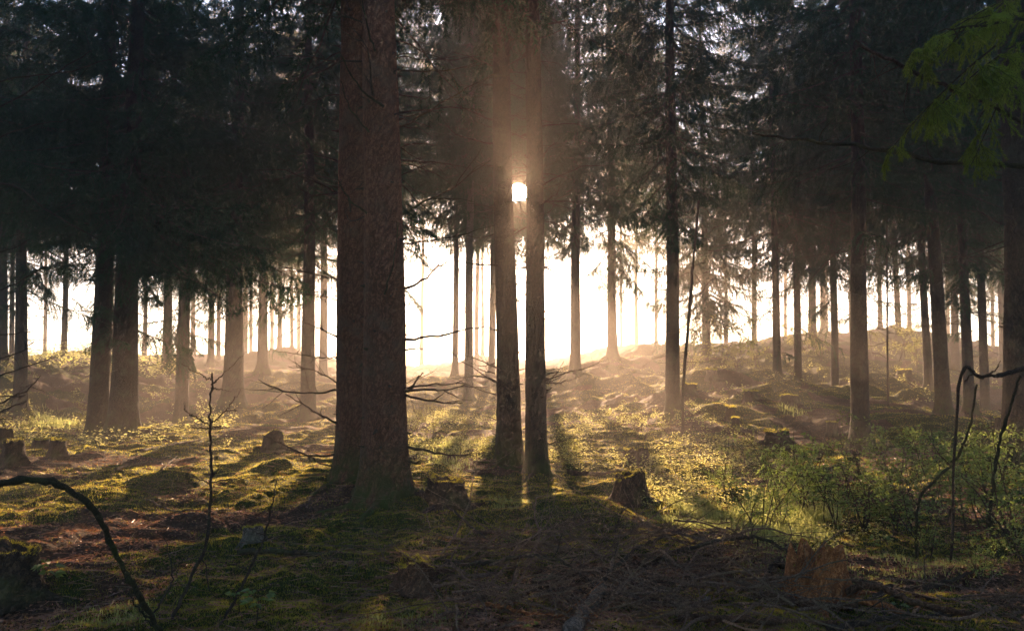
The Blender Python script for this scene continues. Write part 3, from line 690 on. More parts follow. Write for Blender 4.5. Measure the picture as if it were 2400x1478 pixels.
# boughs that hang singly into view
def fine_bough(L, seed):
    mb = MB(); m = 14; s = np.linspace(0, L, m); ax = np.stack([s, np.cumsum(R.normal(0, .006, m)), -.10*s - .10*s*s/L], -1)
    mb.add(*tube(ax, np.linspace(.007, .002, m), 5), m=0); P_ = []; D_ = []
    def needles(pts, step, ln):
        seg = np.linalg.norm(np.diff(pts, axis=0), axis=1); cs = np.concatenate([[0], np.cumsum(seg)])
        t = np.arange(0, cs[-1], step); c = np.stack([np.interp(t, cs, pts[:, i]) for i in range(3)], -1)
        tg = np.gradient(c, axis=0) if len(c) > 1 else np.array([[1, 0, 0.]]); tg = tg/(np.linalg.norm(tg, axis=1, keepdims=True)+1e-9)
        for _ in range(4):
            o = R.normal(0, 1, c.shape); o -= (o*tg).sum(1, keepdims=True)*tg; o /= (np.linalg.norm(o, axis=1, keepdims=True)+1e-9)
            dd = tg*.9+o*.8; dd /= np.linalg.norm(dd, axis=1, keepdims=True); P_.append(c); D_.append(dd)
    for k in range(int(L/.045)):
        q = R.uniform(.08, 1); i = int(q*(m-1)); sd = 1 if k % 2 else -1
        l2 = min(.42, .08+.5*L*(1-q)+.1)*R.uniform(.6, 1.1)
        a2 = wander(ax[i], (1, sd*R.uniform(.5, 1.0), R.uniform(-.6, -.1)), l2, 7, .09, -.12)
        mb.add(*tube(a2, np.linspace(.0025, .001, 7), 3, False), m=0); needles(a2, .006, .02)
        for _ in range(4):
            j = R.randint(1, 5); a3 = wander(a2[j], nrmz(a2[j+1]-a2[j])+np.array([0, R.choice([-1, 1])*.7, -.2]), l2*R.uniform(.25, .5), 4, .08, -.12)
            mb.add(*tube(a3, np.linspace(.0015, .0008, 4), 3, False), m=0); needles(a3, .006, .02)
    P = np.concatenate(P_); D = np.concatenate(D_)
    V, T = blades(P, D, R.uniform(.016, .026, len(P)), .0035); mb.add(V, T=T, m=1); return mb
FINE = [fine_bough(1.1, k) for k in range(2)]
FINE_FRESH = [b.mesh('bough', [M_MOSSTWIG, M_NEEDLE_FRESH]) for b in FINE]
FINE_DARK = [b.mesh('bough', [M_TWIG, M_NEEDLE]) for b in FINE]
BIG_ME = []
for key in (2.7, 1.9, 1.1):
    b = MB(); b.put(BOUGHS[key][0], np.eye(3), (0, 0, 0)); BIG_ME.append((key, b.mesh('bough', [M_TWIG, M_NEEDLE])))
def bough_px(tree, u0, v0, u1, v1, dy=0.0, fresh=None):
    root, base, d, rr, H, z0 = tree_info[tree]; Y0 = base[1]
    a = at(u0, v0, Y0); b = at(u1, v1, Y0+dy); L = np.linalg.norm(b-a)
    key, me = min(BIG_ME, key=lambda q: abs(q[0]-L)); o = link('bough', me, root); s = L/key
    o.location = tuple(a-base); o.rotation_euler = Matrix(axis_rot(b-a, R.uniform(-.3, .3)).tolist()).to_euler(); o.scale = (s, s, s)
    for _ in range(3):
        o2 = o.copy(); COL.objects.link(o2); o2.parent = root; s2 = s*R.uniform(.65, 1.0); o2.scale = (s2, s2, s2); o2.location = o.location + Vector(R.normal(0, .14*L, 3)*np.array([1, 1, .5]))
        o2.rotation_euler = Matrix(axis_rot(b-a+R.normal(0, .22*L, 3), R.uniform(-.6, .6)).tolist()).to_euler()
for q in [(5,300,455,640,560,-2), (5,300,500,600,600,-1.5), (5,310,430,560,540,-1), (0,940,520,1010,610,.2), (0,940,480,990,520,.2),
          (18,1350,560,1300,600,-1), (19,1432,560,1520,690,-1), (19,1432,590,1375,640,-1.2), (19,1432,610,1480,700,-.8), (19,1432,540,1560,640,.5), (19,1430,630,1420,700,-1.5),
          (4,235,740,300,800,-1), (6,428,720,395,800,-1), (6,428,740,432,880,-1), (6,428,790,455,860,-1), (42,46,600,130,690,-1), (43,150,600,90,700,-1),
          (49,1655,540,1740,640,-2), (49,1655,620,1720,720,-2), (49,1655,600,1580,690,-1), (49,1655,680,1730,760,-1.5), (49,1655,560,1790,600,-1), (22,1574,430,1480,520,-1),(22,1575,380,1680,470,-1),
          (22,1575,500,1640,560,-1.5), (25,1865,560,1930,640,-1), (25,1865,500,1800,560,-1), (28,1952,560,1900,640,-1), (5,310,560,380,640,-1), (5,310,620,370,700,-1), (4,240,500,130,560,-1.5), (4,245,450,90,500,-2),
          (7,550,520,640,560,-1),(7,550,560,470,600,-1),(8,620,520,560,580,-1)]:
    bough_px(*q)

# a spruce just past the right edge whose branches reach into view, and one past the left edge
def side_tree(x, y, r0, label, H=16):
    z = gz(x, y)-.03; root = empty('spruce_tree', (x, y, z)); tag(root, label, 'spruce tree', GROUP_T)
    mb, hz, ax = trunk_mb((x, y, z), np.array([0, 0, 1.0]), r0, H, True); link('trunk', mb.mesh('trunk', M_BARK, True), root)
    tree_info.append((root, np.array([x, y, z]), np.array([0, 0, 1.0]), r0, H, 6)); return len(tree_info)-1
tr_ = side_tree(4.9, 5.4, .15, 'spruce past the right edge whose mossy branches and fresh sprays reach in')
def px3(tree, pts, r0, r1, mat_, name, side=0, m=22):
    root, base = tree_info[tree][:2]; P = [at(u, v, Y)-base for u, v, Y in pts]; ax = curve(P, m); ax[1:-1] += R.normal(0, .006, (m-2, 3)); mb = MB()
    mb.add(*tube(ax, np.linspace(r0, r1, m)*R.uniform(.85, 1.18, m), 8, True, .07))
    for _ in range(side):
        k = R.randint(3, m-2); a2 = wander(ax[k], R.normal(0, 1, 3)+np.array([0, 0, -.6]), R.uniform(.1, .35), 6, .2); mb.add(*tube(a2, np.linspace(.004, .0012, 6), 4))
    link(name, mb.mesh(name, mat_, True), root)
px3(tr_, [(2830,560,5.4),(2600,430,5.2),(2400,388,5.0),(2200,376,4.9),(2080,352,4.8),(1960,338,4.8),(1850,325,4.7),(1762,311,4.7)], .024, .006, M_MOSSTWIG, 'mossy_branch', 8)
px3(tr_, [(2830,420,5.4),(2560,350,5.0),(2400,284,4.7),(2260,222,4.5),(2160,176,4.4),(2080,138,4.3),(2006,96,4.2)], .022, .007, M_TWIG, 'dead_branch', 12)
px3(tr_, [(2830,230,5.4),(2600,70,4.8),(2420,45,4.5),(2300,60,4.4),(2200,75,4.4)], .016, .004, M_MOSSTWIG, 'mossy_branch', 8)
for u0, v0, u1, v1, Y0, Y1, sc in [(2430,20,2080,60,4.6,4.3,1),(2440,70,2150,170,4.6,4.2,1),(2330,110,2030,290,4.4,4.2,1),
        (2420,90,2250,330,4.6,4.4,1),(2520,150,2400,260,4.6,4.3,1),(2300,50,2160,120,4.4,4.3,1),(2450,-40,2200,10,4.7,4.4,1)]:
    root, base = tree_info[tr_][:2]; a = at(u0, v0, Y0); b = at(u1, v1, Y1); L = np.linalg.norm(b-a)
    o = link('bough', FINE_FRESH[R.randint(2)], root); o.location = tuple(a-base); s = L/1.1; o.scale = (s, s, s)
    o.rotation_euler = Matrix(axis_rot(b-a, R.uniform(-.4, .4)).tolist()).to_euler()
tl_ = side_tree(-6.9, 8.6, .2, 'spruce past the left edge whose bare branches reach in')
for k, pts in enumerate([[(-200,950),(-60,900),(30,870),(130,835)],[(-200,1010),(-40,960),(60,915),(95,880)],[(-200,860),(-60,850),(40,828),(80,800)],[(-200,950),(-20,930),(60,925)],[(-200,960),(-30,970),(62,940)],
        [(-200,700),(-60,690),(20,672),(110,620)],[(-200,640),(-80,600),(10,590),(70,560)],[(-200,400),(-60,350),(60,300),(160,280)],[(-200,1020),(-40,985),(30,982)],[(-200,330),(0,250),(120,180),(210,120)],
        [(-200,520),(0,430),(120,500),(230,560)],[(-200,260),(0,190),(140,170),(260,140)],[(-200,780),(-40,790),(80,775)]]):
    px3(tl_, [(u, v, 8.6 - .25*i) for i, (u, v) in enumerate(pts)], .013, .004, M_TWIG, 'dead_branch', 7, 16)

# ------------------------------------------------------------------ saplings, bent stems
def px_thing(name, label, cat, stems, mat_, group=None, leafs=None):
    """stems: list of (points (u, v, Y), r0, r1); first stem first point is the foot"""
    P0 = at(*stems[0][0][0]); z = gz(P0[0], P0[1]); base = np.array([P0[0], P0[1], min(z, P0[2])])
    root = empty(name, tuple(base)); tag(root, label, cat, group)
    for k, (pts, r0, r1) in enumerate(stems):
        P = [at(*p)-base for p in pts]
        if k == 0: P[0] = np.array([0, 0, -.02])
        m = 8+5*len(pts); ax = curve(P, m); ax[1:-1] += R.normal(0, .0045, (m-2, 3)); mb = MB(); mb.add(*tube(ax, np.linspace(r0, r1, m)*R.uniform(.78, 1.22, m), 8, True, .10))
        link('stem' if k == 0 else 'side_branch', mb.mesh('stem', mat_, True), root)
    return root, base
def S(Y, *p): return [(u, v, Y) for u, v in p]
px_thing('bent_branch', 'thick mossy branch arching down from the left edge to the bottom', 'branch',
    [([(392,1500,4.9),(335,1405,4.6),(290,1335,4.5),(248,1245,4.4),(203,1178,4.3),(140,1136,4.2),(60,1124,4.15),(-40,1148,4.1),(-200,1240,4.1)], .014, .021),
     (S(4.6,(330,1395),(312,1370),(300,1330)), .006, .002), (S(4.7,(370,1470),(320,1420),(300,1385)), .007, .003), (S(4.7,(385,1490),(345,1452),(322,1400)), .006, .002)], M_MOSSTWIG)
px_thing('bare_sapling', 'leafless upright sapling with thin forked twigs, left of the thickest trunks', 'sapling',
    [([(385,1480,5.15),(440,1370,5.2),(484,1268,5.2),(494,1130,5.2),(491,1000,5.2),(494,930,5.2),(497,874,5.2)], .013, .005),
     (S(5.2,(495,902),(530,870),(578,824)), .0055,.0015), (S(5.2,(495,908),(515,912),(542,917)), .004,.0015), (S(5.2,(494,890),(460,872),(425,852)), .004,.0012),
     (S(5.2,(491,997),(455,975),(434,962),(432,943)), .005,.0015), (S(5.2,(492,995),(530,962),(564,912)), .006,.0015), (S(5.2,(528,963),(545,962),(557,965)), .003,.001),
     (S(5.2,(492,999),(515,1000),(535,1003)), .004,.0015), (S(5.2,(491,1003),(462,1003),(445,999)), .004,.0015), (S(5.2,(494,1130),(550,1124),(604,1116)), .005,.0015),
     (S(5.2,(494,1132),(455,1118),(410,1095)), .005,.0015), (S(5.2,(494,1122),(510,1100),(519,1090)), .004,.0015), (S(5.2,(470,1300),(485,1340),(500,1395),(560,1400)), .005,.002)], M_TWIG)
px_thing('bare_sapling', 'slanting leafless stem rising from the moss toward the foot of the thickest pair', 'sapling',
    [([(502,1490,5.1),(545,1410,5.15),(600,1305,5.2),(625,1240,5.2),(640,1170,5.25),(648,1125,5.3)], .011,.003), (S(5.2,(585,1335),(540,1320),(515,1315)), .004,.0015),
     (S(5.2,(610,1265),(660,1255),(720,1225)), .004,.0015), (S(5.15,(560,1385),(640,1370),(700,1310)), .005,.0015), (S(5.2,(620,1255),(590,1240),(560,1215)), .003,.001)], M_TWIG)
px_thing('bare_sapling', 'short crooked leafless stem between the arching branch and the upright sapling', 'sapling',
    [([(345,1450,5.15),(385,1395,5.15),(404,1362,5.2),(398,1310,5.2),(385,1265,5.2),(375,1238,5.2)], .008,.002), (S(5.2,(402,1340),(420,1322),(432,1308)), .003,.001)], M_TWIG)
px_thing('leaning_sapling', 'thin dark sapling leaning against the boughs beside the straight dark trunk', 'sapling',
    [([(1597,950,17),(1603,880,17),(1612,780,17),(1622,650,17),(1632,540,17),(1638,470,17)], .040,.022)]+
    [(S(17,(1600+.19*(900-v),v),(1600+.19*(900-v)+s*R.uniform(30,70),v-R.uniform(-30,40)),(1600+.19*(900-v)+s*R.uniform(80,130),v-R.uniform(-40,60))), .008,.002) for v, s in zip(range(900,500,-26),[1,-1]*20)], M_TWIG)
px_thing('slim_sapling', 'very slim bare conifer stem between the tall dark trunk and the slanting pale one', 'sapling',
    [([(2080,930,24),(2080,800,24),(2079,650,24),(2078,500,24),(2076,420,24)], .035,.015)]+
    [(S(24,(2080,v),(2080+s*R.uniform(30,60),v-R.uniform(-12,22)),(2080+s*R.uniform(70,120),v-R.uniform(-10,40))), .009,.003) for v, s in zip(range(900,560,-20),[1,-1]*20)], M_TWIG)
px_thing('mossy_sapling', 'crooked moss coated stem with a fork at the right edge behind the shrubs', 'sapling',
    [([(2352,1345,6.3),(2322,1240,6.3),(2328,1130,6.3),(2345,1030,6.3),(2368,950,6.3),(2392,880,6.3)], .017,.009),
     (S(6.3,(2330,1250),(2290,1190),(2280,1130)), .008,.003)], M_MOSSTWIG)
px_thing('mossy_sapling', 'thin slanting moss coated stem rising rightward out of the shrubs', 'sapling',
    [([(2146,1250,7.0),(2152,1180,7.0),(2190,1125,7.0),(2240,1075,7.0),(2272,1000,7.0),(2290,900,7.0)], .016,.009), (S(7.0,(2152,1185),(2130,1150),(2122,1110)), .006,.003)], M_MOSSTWIG)
px_thing('broken_branch', 'thick dark broken branch lodged level across the mossy stems at the right edge', 'branch',
    [([(2205,899,6.3),(2250,894,6.2),(2300,884,6.2),(2350,877,6.2),(2410,862,6.2),(2520,840,6.2)], .009,.024), (S(6.2,(2300,884),(2330,870),(2345,845)), .008,.003), (S(6.2,(2260,893),(2285,872),(2275,868)), .006,.003)], M_TWIG)

# ------------------------------------------------------------------ stumps
def stump(u, v, wpx, hpx, label, m=M_STUMP, jag=.16, slant=0.0, roots=4, rot=0, hollow=False, name='tree_stump', cat='stump', group='old mossy stumps'):
    p = on(u, v); Y = p[1]; r0 = wpx/F*Y/2; h = hpx/F*Y; mb = MB(); k = 40; mm = 16
    th = np.linspace(0, 2*np.pi, k, endpoint=False); ph = R.uniform(0, 6.28, 3); hz = np.linspace(-.15, 1, mm)
    lob = .5+.5*np.cos(roots*th+ph[0]); topv = h*(1 + slant*np.cos(th+ph[1]) + jag*(vnoise(th*2.4, 0*th+R.rand()*9, 6)-.5)*2 + jag*.4*(R.rand(k)-.5))
    V = []
    for q in hz:
        z = np.where(q < 0, q*h, q*topv); f = np.exp(-np.clip(z, 0, None)/(h*.33))
        rr = r0*(.92 + f*(.22+.45*lob) + (vnoise(th*4, z*14, 3)-.5)*.14 + (vnoise(th*11, z*30, 5)-.5)*.07)
        V.append(np.stack([rr*np.cos(th), rr*np.sin(th), z], -1))
    for s, dz in ((.82, -.02), (.55, -.10 if not hollow else -.45), (.25, -.12 if not hollow else -.5)):
        V.append(np.stack([r0*s*np.cos(th), r0*s*np.sin(th), topv+dz*h+R.normal(0, .02*h, k)], -1))
    V = np.array(V); nr = len(V); i = np.arange(nr-1)[:, None]*k; j = np.arange(k)[None]; j2 = (j+1) % k
    Q = np.stack([i+j, i+j2, i+k+j2, i+k+j], -1).reshape(-1, 4)
    Vf = np.vstack([V.reshape(-1, 3), [[0, 0, float(V[-1, :, 2].mean())]]]); jj = np.arange(k)
    T = np.stack([(nr-1)*k+jj, (nr-1)*k+(jj+1) % k, np.full(k, nr*k)], -1); mb.add(Vf, Q, T)
    for q in range(roots+1):
        a = (2*np.pi*q-ph[0])/max(roots, 1)+R.normal(0, .2); L = r0*R.uniform(1.2, 2.6)
        pts = [(math.cos(a)*(r0*.7+L*s), math.sin(a)*(r0*.7+L*s), gz(p[0]+math.cos(a)*(r0*.7+L*s), p[1]+math.sin(a)*(r0*.7+L*s))-p[2]+r0*.25*(1-s)**2) for s in np.linspace(0, 1, 6)]
        mb.add(*tube(curve(pts, 12), np.linspace(r0*.28, r0*.06, 12), 7, True, .1))
    # fringe of moss on the rim and the foot
    nf = 900 if Y < 12.5 else 260; nf = 120 if m == M_ROT else nf; a = R.uniform(0, 6.28, nf); q = R.rand(nf)**2; rr = r0*(.55+.45*R.rand(nf)); top = np.interp(a, th, topv, period=2*np.pi)
    P = np.stack([rr*np.cos(a), rr*np.sin(a), top-.03*h], -1); D = np.stack([.5*np.cos(a), .5*np.sin(a), .8+0*a], -1)+R.normal(0, .35, (nf, 3)); D /= np.linalg.norm(D, axis=1, keepdims=True)
    body = link(name, mb.mesh(name, m, True)); body.location = tuple(p); body.rotation_euler = (0, 0, 0); tag(body, label, cat, group)
    mo = MB(); Vb, Tb = blades(P, D, R.uniform(.012, .03, nf)*max(1, Y/9), .004*max(1, Y/7)); mo.add(Vb, T=Tb); link('moss_cap', mo.mesh('moss_cap', M_MOSS), body)
    return body
for a in [
 (1045,1188,88,66,'broad flat topped stump glowing at its rim, between the thickest trunk and the framing pair',M_STUMP,.10,.06),
 (1478,1182,74,64,'sunlit torn stump with a long root, right of the mossy hump',M_STUMP,.2,.1),
 (1492,1096,58,42,'hazy stump in the brightest beam, directly behind the torn one',M_STUMP,.12,.08),
 (1822,1046,56,38,'dark dome topped stump on the bank behind the shrubs',M_STUMP,.1,.05),
 (1712,985,22,32,'small square stump standing on the shaded right slope',M_STUMP,.1,.05),
 (1724,1002,16,22,'tiny stump just below the small square one',M_STUMP,.1,.05),
 (1668,893,24,24,'stump on top of a little mound on the right slope',M_STUMP,.1,.05),
 (1618,925,30,24,'low rounded stump on the slope right of the dark straight trunk',M_STUMP,.1,.05),
 (1760,940,34,24,'low stump between the small square one and the splayed root trunk',M_STUMP,.1,.05),
 (1850,950,40,22,'wide low stump below the dark bough hung trunk',M_STUMP,.1,.05),
 (2120,890,34,22,'dark stump on the far right bank by the slim conifer stem',M_STUMP,.1,.05),
 (1950,1020,24,30,'dim stump behind shrubs left of the tall dark near trunk',M_STUMP,.1,.05),
 (30,1085,44,50,'tall dark stump nearest the left edge',M_STUMP,.12,.05),
 (134,1072,34,40,'dark stump standing clear, left of the overlapping dark pair',M_STUMP,.12,.05),
 (95,1052,34,22,'low rounded stump between the two dark left stumps',M_STUMP,.1,.05),
 (5,1045,40,38,'rounded stump cut by the left edge behind the tall dark one',M_STUMP,.1,.05),
 (338,1024,26,20,'small stump right of the wide left trunk',M_STUMP,.1,.05),
 (640,1060,44,44,'hazy stump in the light, left of the thickest pair',M_STUMP,.15,.08),
 (2350,1010,30,30,'dim stump by the right edge trunk',M_STUMP,.1,.05)]:
    u, v, wp, hp, lb, m_, jg, sl_ = a; stump(u, v, wp, hp, lb, m_, jg, sl_)
stump(975,1378,84,52,'rotten brown stump crumbling among twigs in front of the thickest trunk',M_WOOD,.3,.15,3,hollow=True)
stump(1915,1398,130,90,'big broken stump of raw orange rotten wood behind the stacked poles',M_ROT,.48,.22,4,hollow=True)
stump(18,1400,120,112,'large dark mossy stump rising at the lower left edge',M_STUMP,.14,.08,4)
stump(592,1268,44,28,'small pale peeling birch stump beside the dark mossy hump',M_PALEWOOD,.2,.15,3,hollow=True)

# ------------------------------------------------------------------ fallen branches and logs
def fallen(label, pts, r0, r1, mat_=M_TWIG, name='fallen_branch', cat='branch', side=0, lift=0.0, ends=None):
    A, B = on(*pts[0]), on(*pts[-1])
    if ends: A = at(*pts[0], ends[0]); B = at(*pts[-1], ends[1])
    P = []
    for k, (u, v) in enumerate(pts):
        Y = A[1]+(B[1]-A[1])*((u-pts[0][0])**2+(v-pts[0][1])**2)**.5/(((pts[-1][0]-pts[0][0])**2+(pts[-1][1]-pts[0][1])**2)**.5)
        q = at(u, v, Y); g = gz(q[0], q[1]); q[2] = max(q[2], g+r0*.5+lift); P.append(q)
    base = P[0].copy(); m = 8+6*len(pts); ax = curve([p-base for p in P], m); ax[1:-1] += R.normal(0, .006, (m-2, 3)); mb = MB()
    mb.add(*tube(ax, np.linspace(r0, r1, m)*R.uniform(.86, 1.16, m), 9, True, .08)); L = np.linalg.norm(ax[-1]-ax[0])
    o = link(name, mb.mesh(name, mat_, True)); o.location = tuple(base); tag(o, label, cat, 'fallen branches and logs')
    for _ in range(side):
        k = R.randint(2, m-1); dd = nrmz(nrmz(ax[k]-ax[k-1])+R.normal(0, .7, 3)+np.array([0, 0, .25])); l2 = min(L*.4, R.uniform(.15, .6)); a2 = wander(ax[k], dd, l2, 7, .13)
        rr = max(.002, r0*.3); tb = MB(); tb.add(*tube(a2, np.linspace(rr, rr*.3, 7), 4)); link('twig', tb.mesh('twig', mat_, True), o)
fallen('grey peeling log end jutting up from the bottom centre right', [(1340,1500),(1375,1430),(1412,1385)], .058,.040, M_PALEWOOD, 'log', 'log')
fallen('long reddish branch slanting up right from the grey peeling log', [(1410,1388),(1480,1340),(1545,1295),(1612,1255)], .018,.010, M_TWIG, side=5, lift=.05)
fallen('long dark branch arching over the sunlit moss left of the orange stump', [(1500,1330),(1580,1293),(1660,1272),(1750,1258),(1800,1268),(1850,1293),(1895,1312)], .018,.010, M_TWIG, side=7, lift=.03)
fallen('second branch running below the arching one toward its left end', [(1430,1370),(1510,1318),(1600,1290),(1680,1278)], .016,.007, M_WOOD, side=6, lift=.06)
fallen('curved dark branch bowing across the twig heap', [(1040,1345),(1130,1318),(1230,1303),(1310,1312),(1370,1350),(1400,1400)], .016,.010, M_TWIG, side=6, lift=.05)
fallen('topmost of the stacked poles before the orange stump', [(1785,1374),(1850,1382),(1960,1386),(2050,1402),(2140,1432),(2280,1470)], .030,.020, M_WOOD, 'pole', 'log', lift=.05)
fallen('thick short pole lying under the topmost one before the orange stump', [(1768,1408),(1850,1412),(1920,1418),(2010,1440)], .032,.024, M_WOOD, 'pole', 'log', lift=.03)
fallen('third pole of the stack, split and dark, just below the orange stump', [(1850,1398),(1930,1404),(2040,1425),(2120,1450)], .028,.018, M_ROT, 'pole', 'log', lift=.02)
fallen('low pole across the bottom right of the twig heap', [(1590,1462),(1700,1466),(1830,1470),(1960,1475)], .026,.018, M_WOOD, 'pole', 'log', lift=.01)
fallen('pale branch end pointing up right at the bottom of the twig heap', [(1590,1452),(1625,1438),(1662,1414)], .022,.012, M_PALEWOOD, lift=.02)
fallen('long branch rising right across the dark moss behind the stacked poles', [(2050,1412),(2120,1392),(2200,1368),(2290,1352)], .018,.010, M_TWIG, side=4, lift=.03)
fallen('lowest long branch at the bottom right, bowed upward in the middle', [(1940,1482),(2010,1462),(2100,1443),(2200,1440),(2300,1452)], .018,.010, M_TWIG, side=5, lift=.02)
fallen('thin branch running from the root of the orange stump to the right', [(1980,1370),(2050,1400),(2120,1420),(2190,1425)], .020,.010, M_TWIG, side=3, lift=.02)
fallen('root like pole sloping left from the orange stump', [(1850,1335),(1815,1355),(1780,1375)], .03,.016, M_STUMP, lift=.01)
fallen('long thin branch lying from the foot of the thickest trunk to the mossy humps', [(970,1150),(1010,1205),(1060,1250),(1130,1285),(1200,1300)], .016,.007, M_TWIG, side=5, lift=.03)
fallen('straight stick lying flat before the mossy hump', [(1110,1252),(1200,1245),(1290,1248)], .016,.010, M_WOOD, side=2, lift=.01)
fallen('upright dark branch stub with forked tips by the right end of the mossy hump', [(1438,1290),(1445,1240),(1460,1195),(1510,1182)], .014,.005, M_TWIG, side=6, lift=0, ends=(7.6,7.6))
fallen('crooked thin branch lying left of the grey peeling log', [(1050,1360),(1110,1410),(1150,1435)], .013,.009, M_WOOD, side=3, lift=.02)
fallen('short thick stick in the middle of the twig heap', [(1180,1425),(1215,1412),(1240,1402)], .018,.014, M_WOOD, lift=.03)
fallen('long straight branch low across the bottom centre', [(1140,1425),(1260,1438),(1400,1455)], .014,.008, M_ROT, side=4, lift=.02)
fallen('dark log half sunk in moss at the left centre bottom', [(560,1295),(640,1290),(720,1297),(800,1300)], .026,.018, M_STUMP, 'log', 'log', lift=-.01)
fallen('lit thin branch over the moss left of the overlapping dark pair foot', [(330,1060),(400,1052),(470,1034)], .03,.02, M_TWIG, 'log', 'log', lift=.02)
fallen('dark arched dead branch on the mound left of the bare sapling', [(270,1110),(300,1090),(350,1082),(400,1078)], .018,.008, M_TWIG, side=6, lift=.06)
fallen('second arched dead branch leaning on the same left mound', [(378,1112),(385,1095),(415,1075)], .014,.005, M_TWIG, side=4, lift=.05)
fallen('thin branch lying across brown litter left of centre', [(345,1175),(400,1195),(470,1200)], .012,.006, M_TWIG, side=3, lift=.02)
fallen('stick lying by the lower left edge stump', [(100,1250),(160,1235),(220,1225)], .012,.006, M_TWIG, side=3, lift=.01)
fallen('fallen log sunlit across the slope behind the framing pair', [(1330,1110),(1400,1112),(1470,1108)], .05,.04, M_STUMP, 'log', 'log', lift=.0)
fallen('thin pale stick glowing in the light behind the right framing trunk', [(1355,1003),(1400,1012),(1440,1022)], .015,.008, M_TWIG, lift=.03)
fallen('short snapped stick on the shaded moss right of the shrub feet', [(2020,1345),(2060,1350),(2100,1360)], .015,.01, M_WOOD, lift=.01)
fallen('thin branch lying beneath the shrubs over pale grass', [(1820,1228),(1880,1245),(1950,1262),(2000,1290)], .012,.007, M_TWIG, side=4, lift=.03)

# twig heap: nobody could count it
def brushwood():
    mb = MB(); arrs = DEADS+NEAR_BR
    def region(nn, u0, u1, v0, v1, smin, smax):
        for _ in range(nn):
            u = R.uniform(u0, u1); v = R.uniform(v0, v1); p = on(u, v, 4, 14); a = R.uniform(0, 6.28); el = R.normal(.02, .14)
            s = R.uniform(smin, smax); mb.put(arrs[R.randint(len(arrs))], axis_rot([math.cos(a)*math.cos(el), math.sin(a)*math.cos(el), math.sin(el)], R.uniform(-3, 3))*s, p+np.array([0, 0, R.uniform(.0, .20)]))
    region(210, 1000, 1800, 1270, 1478, .35, 1.05); region(70, 1250, 1750, 1250, 1340, .3, .8); region(40, 1600, 2400, 1425, 1490, .4, .9)
    region(14, 1700, 1840, 1240, 1400, .2, .5); region(26, 280, 440, 1110, 1160, .2, .5); region(90, 0, 1000, 1150, 1470, .12, .4); region(30, 900, 1500, 1180, 1300, .15, .4)
    region(14, 1285, 1330, 1080, 1115, .2, .5); region(14, 1120, 1160, 1050, 1100, .2, .5)
    tag(link('brushwood', mb.mesh('brushwood', M_BRUSH)), 'tangled heap of dead twigs over the foreground moss', 'brushwood', kind='stuff')
brushwood()

# ------------------------------------------------------------------ moss, litter, grass, herbs
def scatter(nn, r0, r1, pw, a0=-38, a1=38):
    a = np.radians(R.uniform(a0, a1, nn)); t = R.rand(nn); e = 1-pw
    r = (r0**e + t*(r1**e-r0**e))**(1/e); return r*np.sin(a), r*np.cos(a), r
def moss():
    x, y, r = scatter(850000, 4.3, 42, 1.7); m = moss_amount(x, y); keep = R.rand(len(x)) < m*.95+.04; x, y, r = x[keep], y[keep], r[keep]
    z = ground_z(x, y); cl = vnoise(x*3.5, y*3.5, 77); nn = len(x)
    D = R.normal(0, .42, (nn, 3)); D[:, 2] = 1; D /= np.linalg.norm(D, axis=1, keepdims=True)
    V, T = blades(np.stack([x, y, z-.004], -1), D, (.010+.030*cl*R.rand(nn)+.0006*r), .0014+.00042*r)
    mb = MB(); mb.add(V, T=T); tag(link('moss', mb.mesh('moss', M_MOSS)), 'soft green moss over the humps of the forest floor', 'moss', kind='stuff')
    x, y, r = scatter(95000, 4.3, 40, 1.8); keep = R.rand(len(x)) > moss_amount(x, y)*.85; x, y, r = x[keep], y[keep], r[keep]; nn = len(x)
    a = R.uniform(0, 6.28, nn); D = np.stack([np.cos(a), np.sin(a), R.normal(.12, .25, nn)], -1); D /= np.linalg.norm(D, axis=1, keepdims=True)
    V, T = leaves(np.stack([x, y, ground_z(x, y)+.006], -1), D, R.uniform(.015, .045, nn), R.uniform(.008, .024, nn)+.0003*r)
    mb = MB(); mb.add(V, T=T)
    x, y, r = scatter(26000, 4.3, 30, 1.7); nn = len(x); a = R.uniform(0, 6.28, nn); D = np.stack([np.cos(a), np.sin(a), R.normal(.05, .12, nn)], -1); D /= np.linalg.norm(D, axis=1, keepdims=True)
    V, T = blades(np.stack([x, y, ground_z(x, y)+.01], -1), D, R.uniform(.05, .28, nn), .003+.0004*r); mb.add(V, T=T)
    tag(link('leaf_litter', mb.mesh('leaf_litter', M_LITTER)), 'brown fallen leaves, needles and bark bits between the moss', 'litter', kind='stuff')
moss()
